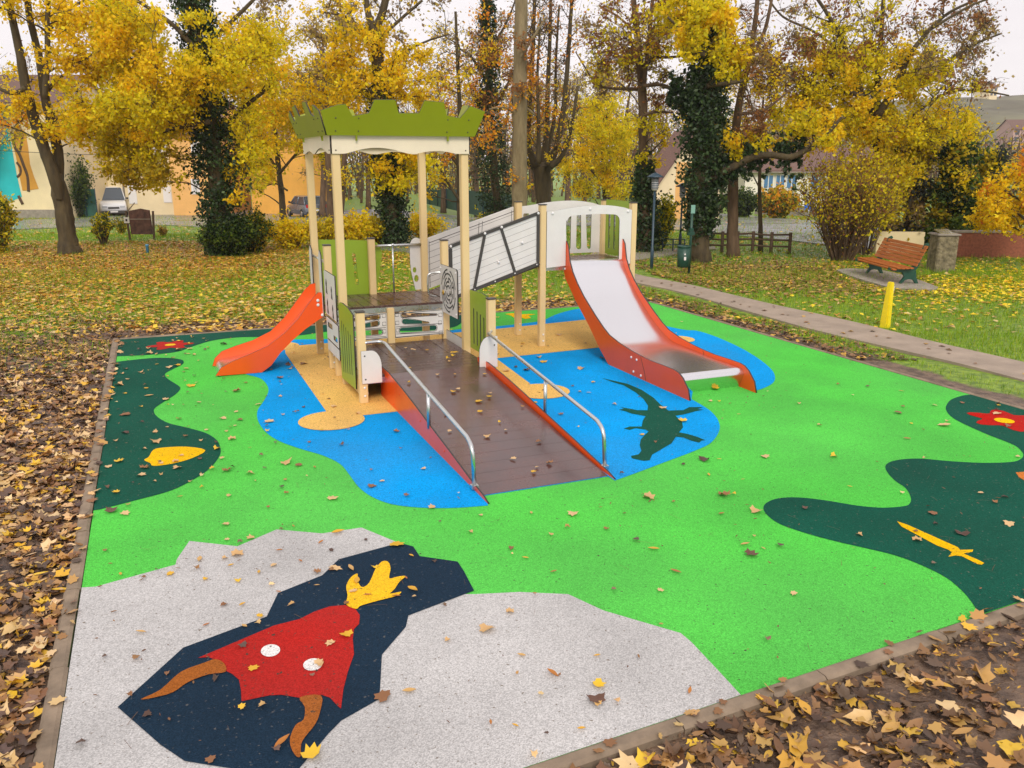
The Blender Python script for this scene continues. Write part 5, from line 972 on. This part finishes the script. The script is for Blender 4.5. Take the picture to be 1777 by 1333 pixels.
shrub('yellow_bush', 'tangled green and ochre bush beyond the road below the pale building', 'bush', 1352, 380, 62, 84, 60, ['olive','orange','green'], 6500, .22, top=.1, Y=48)
shrub('dark_shrub', 'dark green bush between the fence and the gable house', 'bush', 1285, 378, 60, 90, 50, ['ivy','green'], 5000, .2, top=.1, Y=50)
# dark evergreens and orange tree at the right
def evergreen(label, px, py, hpx, wpx, pal, n, leaf=.13, name='evergreen_tree', group='dark trees behind the brick wall', mat=None):
    p, Y = base(px, py); K = Y/FOC; root = thing(name, label, 'tree', p, 0, group); h = hpx*K; T = MB(); T.tube([p+[0, 0, -.1], p+[0, 0, h*.5], p+[0, 0, h*.92]], [.12, .07, .02], 8); C, Cc = [], []
    for i in range(60):
        t = rng.uniform(.08, 1); r = wpx*K/2*(1-.55*t)*(.5+.5*min(1, t*4)); a = rng.uniform(0, 6.28); e = p+[math.cos(a)*r*rng.uniform(.5, 1), math.sin(a)*r*rng.uniform(.5, 1), h*t]; s = p+[0, 0, h*max(t-.12, .03)]
        T.tube([s, (s+e)/2+[0, 0, .1], e], [.03, .02, .006], 4, caps=False); k = n//60; tt = rng.uniform(.3, 1.05, (k, 1)); C.append(s+(e-s)*tt+rng.normal(0, .12+.04*r, (k, 3))); Cc.append(pick(pal[i % len(pal)], k, .25))
    T.build('trunk', m_bark, root, p); C = np.concatenate(C); cloud('crown', [(KITE, C, leaf*rng.uniform(.6, 1.3, len(C)), np.concatenate(Cc), None)], m_leaf, root, p)
PAL['grey'] = [(.05, .06, .05), (.08, .09, .08), (.035, .045, .04)]
evergreen('grey green evergreen behind the bench, left of the darker ones', 1570, 436, 210, 120, ['grey','olive','dusk'], 6500); evergreen('dark green evergreen behind the stone pillar', 1642, 440, 180, 110, ['ivy','green','olive'], 7500); evergreen('mid green evergreen rising between the dark ones and the orange tree', 1700, 438, 165, 90, ['green','olive','grey'], 5500)
tree('orange_tree', 'small orange leaved tree hanging over the brick wall at the right edge', 'tree', 23, [[(1790,446,16),(1788,400,13),(1784,350,10),(1782,300,8)], [(1788,390,6),(1750,360,4),(1715,350,3)], [(1786,360,6),(1740,330,4),(1710,318,2)], [(1786,340,6),(1820,310,4)]],
  [(1760,350,66,54,1.6,44,18,['gold','orange','gold'],230), (1725,375,36,26,1.2,14,14,['gold'],170), (1800,300,50,40,1.4,14,18,['orange','gold'],200)], leaf=.11)
# filler trees, each with its own trunk, farther back
spec = [(-20,60,.9,'gold'),(30,75,1.,'dusk'),(215,85,1.,'dusk'),(420,80,1.1,'gold'),(560,62,.8,'gold'),(640,75,1.,'dusk'),(735,58,.9,'gold'),(770,70,1.,'orange'),(830,64,.9,'dusk'),(885,75,1.,'gold'),(985,60,.95,'dusk'),(1015,75,1.,'gold'),(1080,62,.9,'dusk'),(1150,80,.9,'dusk'),(1250,70,.9,'gold'),(1330,95,.9,'dusk'),(1400,100,.9,'dusk'),(1480,90,.9,'lime'),(1590,70,.7,'dusk'),(1660,90,.6,'green')]
names_ = ['at the far left edge','over the mural house roof','over the cream house roof','over the orange house','behind the silver car','behind the leaning ivy trunk','left of the right tower posts','beyond the green mesh fence','right of the right tower post','behind the smooth pale trunk','right of the pollard','behind the low bushy yellow tree','left of the brown trunk','above the gable house','between the oak and the brown trunk','above the left end of the pale building','above the middle of the pale building','above the right end of the pale building','beyond the grey green evergreen','beyond the orange tree on the slope']
for (px, Y, s, pal), nm in zip(spec, names_):
    k = 60/Y; g = ground_at(px, Y); yb = 273+(H-g[2])/Y*FOC; tw = 13*k; top_ = yb-285*s*k**.6; cy = (yb+top_)/2-20
    col = {'gold': ['gold', 'dusk', 'lime'], 'dusk': ['dusk', 'brown', 'dusk', 'gold'], 'orange': ['orange', 'brown', 'gold'], 'lime': ['lime', 'olive'], 'green': ['green', 'ivy', 'olive']}[pal]
    jx = lambda a: px+rng.uniform(-a, a)
    tree('far_tree', 'hazy autumn tree '+nm, 'tree', Y, [[(px, yb, tw), (jx(5), yb-70*k, tw*.8), (jx(9), yb-150*k, tw*.6), (jx(16), top_+40, tw*.25)], [(px, yb-90*k, tw*.5), (jx(30), yb-150*k, tw*.35), (jx(55), top_+60, tw*.15)], [(px, yb-60*k, tw*.4), (jx(34), yb-120*k, tw*.3), (jx(60), top_+90, tw*.12)]],
         [(px, cy-20, 70*s, (yb-top_)*.40, 4, 34, 26*k**.5, col, int(90*(1.5 if pal == 'gold' else 1)))], leaf=.21, twig=.024, bark=m_bark3, group='hazy trees beyond the park')
# the wooded slope that closes the view: one far-off mass of stems and leaves
wd_ = MB(); WC, WL = [], []
for i in range(620):
    X = rng.uniform(-75, 95); Yy = rng.uniform(84, 118); q = cw(X, Yy); z0 = -1.6; h = rng.uniform(5.5, 10.5)*(.72 if X > 30 else 1); p0 = np.array([q[0], q[1], z0]); l = rng.normal(0, .8, 2)
    p1 = p0+np.array([l[0], l[1], h]); wd_.tube([p0, (p0+p1)/2+rng.normal(0, .25, 3), p1], [.13, .09, .03], 4, caps=False)
    for j in range(7): s = p0+(p1-p0)*rng.uniform(.25, .9); e = s+np.array([*rng.normal(0, 1.3, 2), rng.uniform(.5, 2.6)]); wd_.tube([s, (s+e)/2+rng.normal(0, .1, 3), e], [.045, .03, .01], 3, caps=False)
    n = 60; t = rng.uniform(.05, 1, (n, 1)); WC.append(p0+(p1-p0)*t+rng.normal(0, 1.1, (n, 3))); WL.append(pick(['dusk', 'dusk', 'olive', 'gold', 'brown', 'green'][rng.integers(0, 6)], n, .3)*.9)
w1 = wd_.build('distant_woods', m_bark3); tag(w1, kind='stuff')
WC = np.concatenate(WC); w2 = cloud('distant_woods_foliage', [(KITE, WC, rng.uniform(.25, .5, len(WC)), np.concatenate(WL), None)], m_leaf); tag(w2, kind='stuff')
#=SECTION litter.py
# ------------------------------------------------------------- leaf litter, grass, loose leaves
TWIG = (np.array([(-.012, -.5, 0), (.012, -.5, 0), (.02, 0, .02), (-.004, 0, .02), (.03, .5, 0), (.012, .5, 0)], float), [(0, 1, 2), (0, 2, 3), (3, 2, 4), (3, 4, 5)])
MAP = [maple(i) for i in range(8)]; CRU = []
for i in range(6):
    v, f_ = maple(40+i); v = v.copy(); th_ = v[:, 0]*(1.6+.3*i); v[:, 2] += .20*(1-np.cos(th_*1.3))+.06*np.sin(v[:, 1]*7+i); v[:, 0] = np.sin(th_)/(1.6+.3*i); CRU.append((v, f_))
LAN = [lance(i) for i in range(4)]
def inside_floor(P, m=0): return (P[:, 0] > FA0-m) & (P[:, 0] < FA1+m) & (P[:, 1] > -7.375+.06*P[:, 0]-m) & (P[:, 1] < FB1+m)
PATHL = np.array([gY(*q)[0][:2] for q in [(1060,463),(1110,483),(1188,501),(1315,535),(1443,566),(1600,604),(1735,640),(2040,712)]])
def near_path(P, d):
    r = np.zeros(len(P), bool)
    for a, b in zip(PATHL[:-1], PATHL[1:]):
        ab = b-a; t = np.clip(((P[:, :2]-a)@ab)/(ab@ab), 0, 1); r |= np.linalg.norm(P[:, :2]-(a+t[:, None]*ab), axis=1) < d
    return r
def noise2(P, s, seed=0):
    x, y = P[:, 0]*s+seed, P[:, 1]*s+seed*1.7
    return (np.sin(x+1.7*np.sin(y*.8))+np.sin(y*1.3+1.3*np.sin(x*.7+2))+.6*np.sin(x*2.3+y*1.9)+.4*np.sin(y*3.7-x*2.9))/3
def scatter(n, Y0, Y1, X0=None):
    # area-uniform in the visible wedge
    Y = np.sqrt(rng.uniform(Y0*Y0, Y1*Y1, n)); X = rng.uniform(-.72, .72, n)*(Y+1.0); x = CAM[0]+X*cT+Y*sT; y = CAM[1]-X*sT+Y*cT
    P = np.stack([x, y, tz(x, y)], 1); k = inview(P, .14); return P[k]
def bump(P): return P[:, 2]+np.where(inside_floor(P, .5), -.02, (np.sin(P[:, 0]*1.9+P[:, 1]*.7)*np.sin(P[:, 1]*2.3-P[:, 0]*.5)*.5+np.sin(P[:, 0]*5.1+1)*np.sin(P[:, 1]*4.3)*.3)*.018-.03)
BL_ = lambda px, py, r, wt, Yc=None: (*gp(px, py)[:2], r, wt)
def blobs(P, L_):
    v = np.zeros(len(P))
    for x, y, r, wt in L_: v += wt*np.exp(-((P[:, 0]-x)**2+(P[:, 1]-y)**2)/(r*r))
    return v
SETS = []
def put(P, dens, size, pal, tmpls, tilt=.16, jit=.18, lift=.012):
    k = rng.random(len(P)) < dens; P = P[k].copy()
    if not len(P): return
    P[:, 2] = bump(P)+lift+np.abs(rng.normal(0, .010, len(P)))
    ii = rng.integers(0, len(tmpls), len(P)); col = pick(pal, len(P), jit)
    for i, t in enumerate(tmpls):
        m = ii == i; SETS.append((t, P[m], rng.uniform(size[0], size[1], m.sum()), col[m], tilt))
out_ = lambda P: ~inside_floor(P, .115) & ~near_path(P, .62)
# near: maple and lance leaves in full
P = scatter(60000, 1.6, 9); P = P[out_(P)]; left = P[:, 0] < 0
d = .85+.5*noise2(P, 1.6, 3); put(P[left], np.clip(d[left], .12, .75)*.36, (.07, .16), 'litter', MAP+CRU+LAN[:2], .14)
put(P[left], .42, (.04, .11), 'litterR', CRU+LAN, .16, lift=-.004); put(P[left], .10, (.04, .09), 'litter', LAN, .35)
P = scatter(34000, 1.6, 9); P = P[out_(P) & (P[:, 0] > 0)]; d = np.clip(.22+.35*noise2(P, 1.3, 9), .08, .55)
put(P, d*.8, (.06, .16), 'litterR', MAP[:4]+CRU+LAN, .14)
put(P, .26, (.05, .12), 'litterR', CRU+LAN, .16, lift=-.004); put(P, .045, (.09, .18), 'litter', MAP+CRU, .16, lift=.012); 
P = scatter(90000, 1.6, 7); P = P[out_(P) & (P[:, 0] > 0)]; put(P, .22, (.015, .045), 'litterR', LAN[:1], .4)
P = scatter(70000, 9, 16); P = P[out_(P)]; X, Yy = wc(P[:, 0], P[:, 1]); n = noise2(P, 1.2, 5)
left = P[:, 0] < FA0; d = np.where(left, np.clip(1.0-(Yy-9.0)/7+.45*n, .10, 1), 0)
put(P, d*.42, (.08, .15), 'litter', MAP[:4]+CRU[:3], .18); put(P, d*.3, (.05, .12), 'litterR', CRU[:4]+LAN[:2], .2)
# strip behind the rubber and between the rubber and the path
P = scatter(120000, 12, 20); P = P[out_(P) & inside_floor(P, 2.2)]; n = noise2(P, 2, 2); dd = np.maximum(np.maximum(P[:, 1]-FB1, P[:, 0]-FA1), 0)
put(P, np.clip(.75-dd*.42+.3*n, .05, .9)*np.where(P[:, 0] > 5, .8, .6), (.05, .12), 'litterR', MAP[:4]+LAN[:2], .3)
# lawn leaves, in drifts
P = scatter(150000, 14, 30); P = P[out_(P)]; X, Yy = wc(P[:, 0], P[:, 1]); n = noise2(P, .9, 8)
carp = blobs(P, [BL_(130, 447, 4.2, 1.0), BL_(300, 447, 3.4, .8), BL_(20, 450, 4, .9), BL_(-60, 460, 5, .8), BL_(200, 475, 2.6, .5), BL_(430, 452, 2.2, .4)]); brn = blobs(P, [BL_(1150, 480, 1.6, .7), BL_(1230, 475, 2.2, .9), BL_(1330, 475, 2.4, .8), BL_(1440, 480, 2.2, .8), BL_(1420, 500, 1.2, .4)])
yel = blobs(P, [BL_(1680, 500, 2.0, .45), BL_(1640, 470, 2, .4), BL_(1777, 490, 2.5, .5), BL_(1600, 540, 1.5, .1)])
lft = (P[:, 0] < 6)
d0 = np.where(lft, np.clip(.46+.3*n-.012*(Yy-14), .10, .75), .05+.06*np.clip(n, 0, 1))*(1-.6*blobs(P, [BL_(760, 500, 3.5, 1)]))
put(P, d0, (.09, .16), 'lawnleaf', [KITE], .3); put(P, np.clip(carp*(.8+.4*n), 0, 1), (.09, .16), 'carpet', [KITE], .25); put(P, np.clip(brn*(.8+.5*n), 0, 1)*.9, (.09, .15), 'brownleaf', [KITE], .3); put(P, np.clip(yel*(.45+.8*n), 0, 1), (.09, .15), 'gold', [KITE], .3)
P = scatter(40000, 30, 66); put(P, .22, (.15, .25), 'lawnleaf', [KITE], .3)
for S_ in [MAP[0]]: pass
# leaves lying on the path and the kerb
P = scatter(50000, 8, 26); P = P[near_path(P, .6)]; P = P[rng.random(len(P)) < .035]; P[:, 2] = .014; SETS.append((KITE, P, rng.uniform(.06, .12, len(P)), pick('litterR', len(P)), .2))
for x0, y0, x1, y1, n in ((FA0-.09, -7.4, FA0-.01, 4, 190), (FA0, bf(FA0)-.1, 4.2, bf(4.2)-.02, 110)):
    t = rng.uniform(0, 1, n); P = np.stack([x0+(x1-x0)*t+(rng.uniform(-.03, .06, n)), y0+(y1-y0)*t+rng.uniform(-.05, .05, n), np.full(n, .026)], 1)[:n//2]; SETS.append((MAP[1], P, rng.uniform(.05, .12, n//2), pick('litter', n//2), .3))
# small crumbs and twigs on the rubber
P = scatter(9000, 1.6, 16); P = P[inside_floor(P, -.03)]; P = P[rng.random(len(P)) < np.clip(.10+.25*noise2(P, 1.1, 4), .02, .4)]; P[:, 2] = .018; SETS.append((LAN[0], P, rng.uniform(.012, .04, len(P)), pick('brown', len(P))*.6, .25))
P = scatter(2600, 1.6, 14); P = P[inside_floor(P, -.1)]; P = P[rng.random(len(P)) < np.clip(.18+.3*noise2(P, .8, 6), .02, .6)]; P[:, 2] = .016; SETS.append((TWIG, P, rng.uniform(.05, .13, len(P)), pick('brown', len(P))*.35, .06))
P = scatter(1500, 2, 16); P = P[inside_floor(P, -.05)]; P = P[rng.random(len(P)) < np.clip(.9-(P[:, 0]-FA0)*.16, .12, .8)*.8]; P[:, 2] = .022; SETS.append((CRU[1], P, rng.uniform(.03, .07, len(P)), pick('litter', len(P)), .2)); 
o = cloud('leaf_litter', SETS, m_litter); tag(o, kind='stuff')
# individual leaves on the rubber and the decks: every one an object, mesh data shared per kind
def leafmesh(nm, tmpl, pal, sz):
    c0 = PAL[pal][0] if isinstance(pal, str) else pal
    o_ = cloud(nm, [(tmpl, np.zeros((1, 3)), np.array([sz]), np.array([c0]), 0.)], m_litter); me_ = o_.data; bpy.data.objects.remove(o_); return me_
KINDS = []
for i, (nm, lab, cols, tm) in enumerate((('pale tan', 'pale tan', [(.62,.38,.16), (.70,.46,.22)], MAP+CRU), ('yellow', 'bright yellow', [(.80,.50,.02), (.74,.42,.015)], MAP+CRU), ('brown', 'brown', [(.26,.11,.04), (.34,.15,.05)], CRU), ('dark', 'dark brown', [(.09,.045,.03), (.14,.065,.04)], CRU), ('rust', 'orange brown', [(.48,.18,.03), (.42,.15,.04)], LAN), ('ylance', 'ochre yellow', [(.66,.36,.03), (.6,.36,.12)], LAN))):
    KINDS.append((lab, 'oval' if tm is LAN else 'maple', [leafmesh('fallen_leaf', tm[(j*3) % len(tm)], cols[j % 2], 1.0) for j in range(i, i+4)]))
ZONES = [('light grey rubber', (-2.6, .5, -7.3, -4.4), 60, [.16,.14,.14,.06,.28,.22]), ('green rubber', (-2.7, 6.5, -6.6, 3.8), 120, [.40,.08,.14,.08,.16,.14]), ('dark green rubber', (-2.7, -1.3, -3.6, 3.9), 44, [.6,.12,.14,.04,.05,.05]),
  ('blue rubber', (-1.9, 3.2, -4.2, 1.4), 42, [.42,.1,.2,.2,.04,.04]), ('sand yellow rubber', (-.4, 5, -1.4, 2.4), 12, [.1,.1,.4,.3,.05,.05]), ('right dark green rubber', (2.6, 6.8, -7, -2.5), 16, [.4,.05,.3,.2,.05,.0])]
cnt = 0
def floor_label(x, y):
    return None
def drop(lab, form, me_, x, y, z, s, where, tx=None):
    o_ = bpy.data.objects.new('fallen_leaf', me_); COL.objects.link(o_); o_.location = (x, y, z); o_.scale = (s, s, s)
    ti = rng.normal(0, .06, 2) if tx is None else tx; o_.rotation_euler = (ti[0], ti[1], rng.uniform(0, 6.28))
    tag(o_, f'{lab} {form} leaf lying on the {where}', 'leaf', f'fallen leaves on the {where}')
def inpoly(x, y, poly):
    r = False; n = len(poly)
    for i in range(n):
        x0, y0 = poly[i][:2]; x1, y1 = poly[(i+1) % n][:2]
        if (y0 > y) != (y1 > y) and x < (x1-x0)*(y-y0)/(y1-y0)+x0: r = not r
    return r
gpoly = [(FA0, gq[0][1])]+gq[1:-1]+[(gq[-1][0], bf(gq[-1][0])), (FA0, bf(FA0))]; d1p = [(FA0, D1[0][1])]+[tuple(p) for p in D1]+[(FA0, D1[-1][1])]; blp = [tuple(p) for p in BL]+[tuple(p) for p in BL2]; dgp = [(FA1, DG[0][1])]+[tuple(p) for p in DG]+[(FA1, bf(FA1))]; d2p = [(FA0, D2[0][1])]+[tuple(p) for p in D2]+[(FA0, FB1)]
def surf(x, y):
    if inpoly(x, y, navy): return 'navy rubber'
    if inpoly(x, y, gpoly): return 'light grey rubber'
    if inpoly(x, y, d1p) or inpoly(x, y, d2p): return 'dark green rubber'
    if inpoly(x, y, dgp): return 'right dark green rubber'
    if inpoly(x, y, blp): return 'blue rubber'
    return 'green rubber'
N_LEAF = 0; seen_ = []
for zn, (x0, x1, y0, y1), n, pr in ZONES:
    k = 0; tries = 0
    while k < n and tries < 9000:
        tries += 1; x, y = rng.uniform(x0, x1), rng.uniform(y0, y1)
        if zn == 'green rubber' and rng.random() > .25+.75*math.exp(-(x-FA0)/2.2): continue
        s_ = surf(x, y)
        if zn != 'sand yellow rubber' and s_ != zn and not (zn == 'light grey rubber' and s_ == 'navy rubber'): continue
        if zn == 'sand yellow rubber' and s_ != 'blue rubber': continue
        if .2 < x < 1.6 and y > -4.4 and y < 2: continue
        if not inview(np.array([[x, y, 0.]]), -.01)[0] or y < bf(x)+.05 or any((x-a)**2+(y-b)**2 < .01 for a, b in seen_): continue
        kk = rng.choice(6, p=pr); lab, form, ms = KINDS[kk]; small = rng.random() < .6
        s = rng.uniform(.045, .075) if small else rng.uniform(.085, .145); s *= 1.0 if form == 'maple' else .9
        drop(('small ' if small else '')+lab, form, ms[rng.integers(0, 4)], x, y, .013+.03*s, s, 'light grey rubber' if s_ == 'light grey rubber' else (s_ if zn != 'sand yellow rubber' else 'rubber beside the climbing frame')); seen_.append((x, y)); k += 1
for i in range(34):
    x = rng.uniform(.36, 1.44); y = rng.uniform(-4.1, .6); z = (rz(y)+.022) if y < -.95 else .335; kk = rng.choice([0, 1, 1, 0, 2]); lab, form, ms = KINDS[kk]; drop(lab, form, ms[rng.integers(0, 4)], x, y, z, rng.uniform(.04, .10), 'wet brown ramp and deck', (-.096 if y < -.95 else 0, 0))
# grass blades as ground cover
def grass(n, Y0, Y1, h, wd_, keep):
    P = scatter(n, Y0, Y1); P = P[out_(P)]; g = grassness(P[:, 0], P[:, 1]); P = P[rng.random(len(P)) < g*keep]; P[:, 2] = bump(P)-.005; return P
BLADE = (np.array([(-.5, 0, 0), (.5, 0, 0), (.25, .05, .55), (-.2, .05, .55), (.1, .30, 1.0)], float), [(0, 1, 2), (0, 2, 3), (3, 2, 4)])
GS = []
for n, Y0, Y1, h, k in ((60000, 8.5, 14, .05, .8), (200000, 12, 22, .06, 1), (160000, 20, 36, .08, 1), (60000, 34, 66, .12, 1)):
    P = grass(n, Y0, Y1, h, .01, k); m = len(P); tv = BLADE[0]*np.array([.16, .9, 1.0]); GS.append(((tv, BLADE[1]), P, rng.uniform(h*.6, h*1.5, m), np.clip(pick([(.20, .36, .012), (.27, .42, .015), (.14, .28, .012), (.38, .44, .03)], m, .25), 0, 1), .25))
o = cloud('grass', GS, m_grass); tag(o, kind='stuff')
#=SECTION haze.py
# air between the camera and the far slope
hz = MB(); hz.box((-430, -62, -6), (510, 610, 46)); hm = bpy.data.materials.new('haze'); hm.use_nodes = True; t = hm.node_tree; t.nodes.clear(); vo = nd('ShaderNodeVolumePrincipled', t); vo.inputs['Density'].default_value = .0004; vo.inputs['Color'].default_value = (.97, .97, 1, 1); vo.inputs['Anisotropy'].default_value = .2
t.links.new(vo.outputs[0], nd('ShaderNodeOutputMaterial', t).inputs['Volume']); ho = hz.build('haze', hm); tag(ho, kind='stuff')
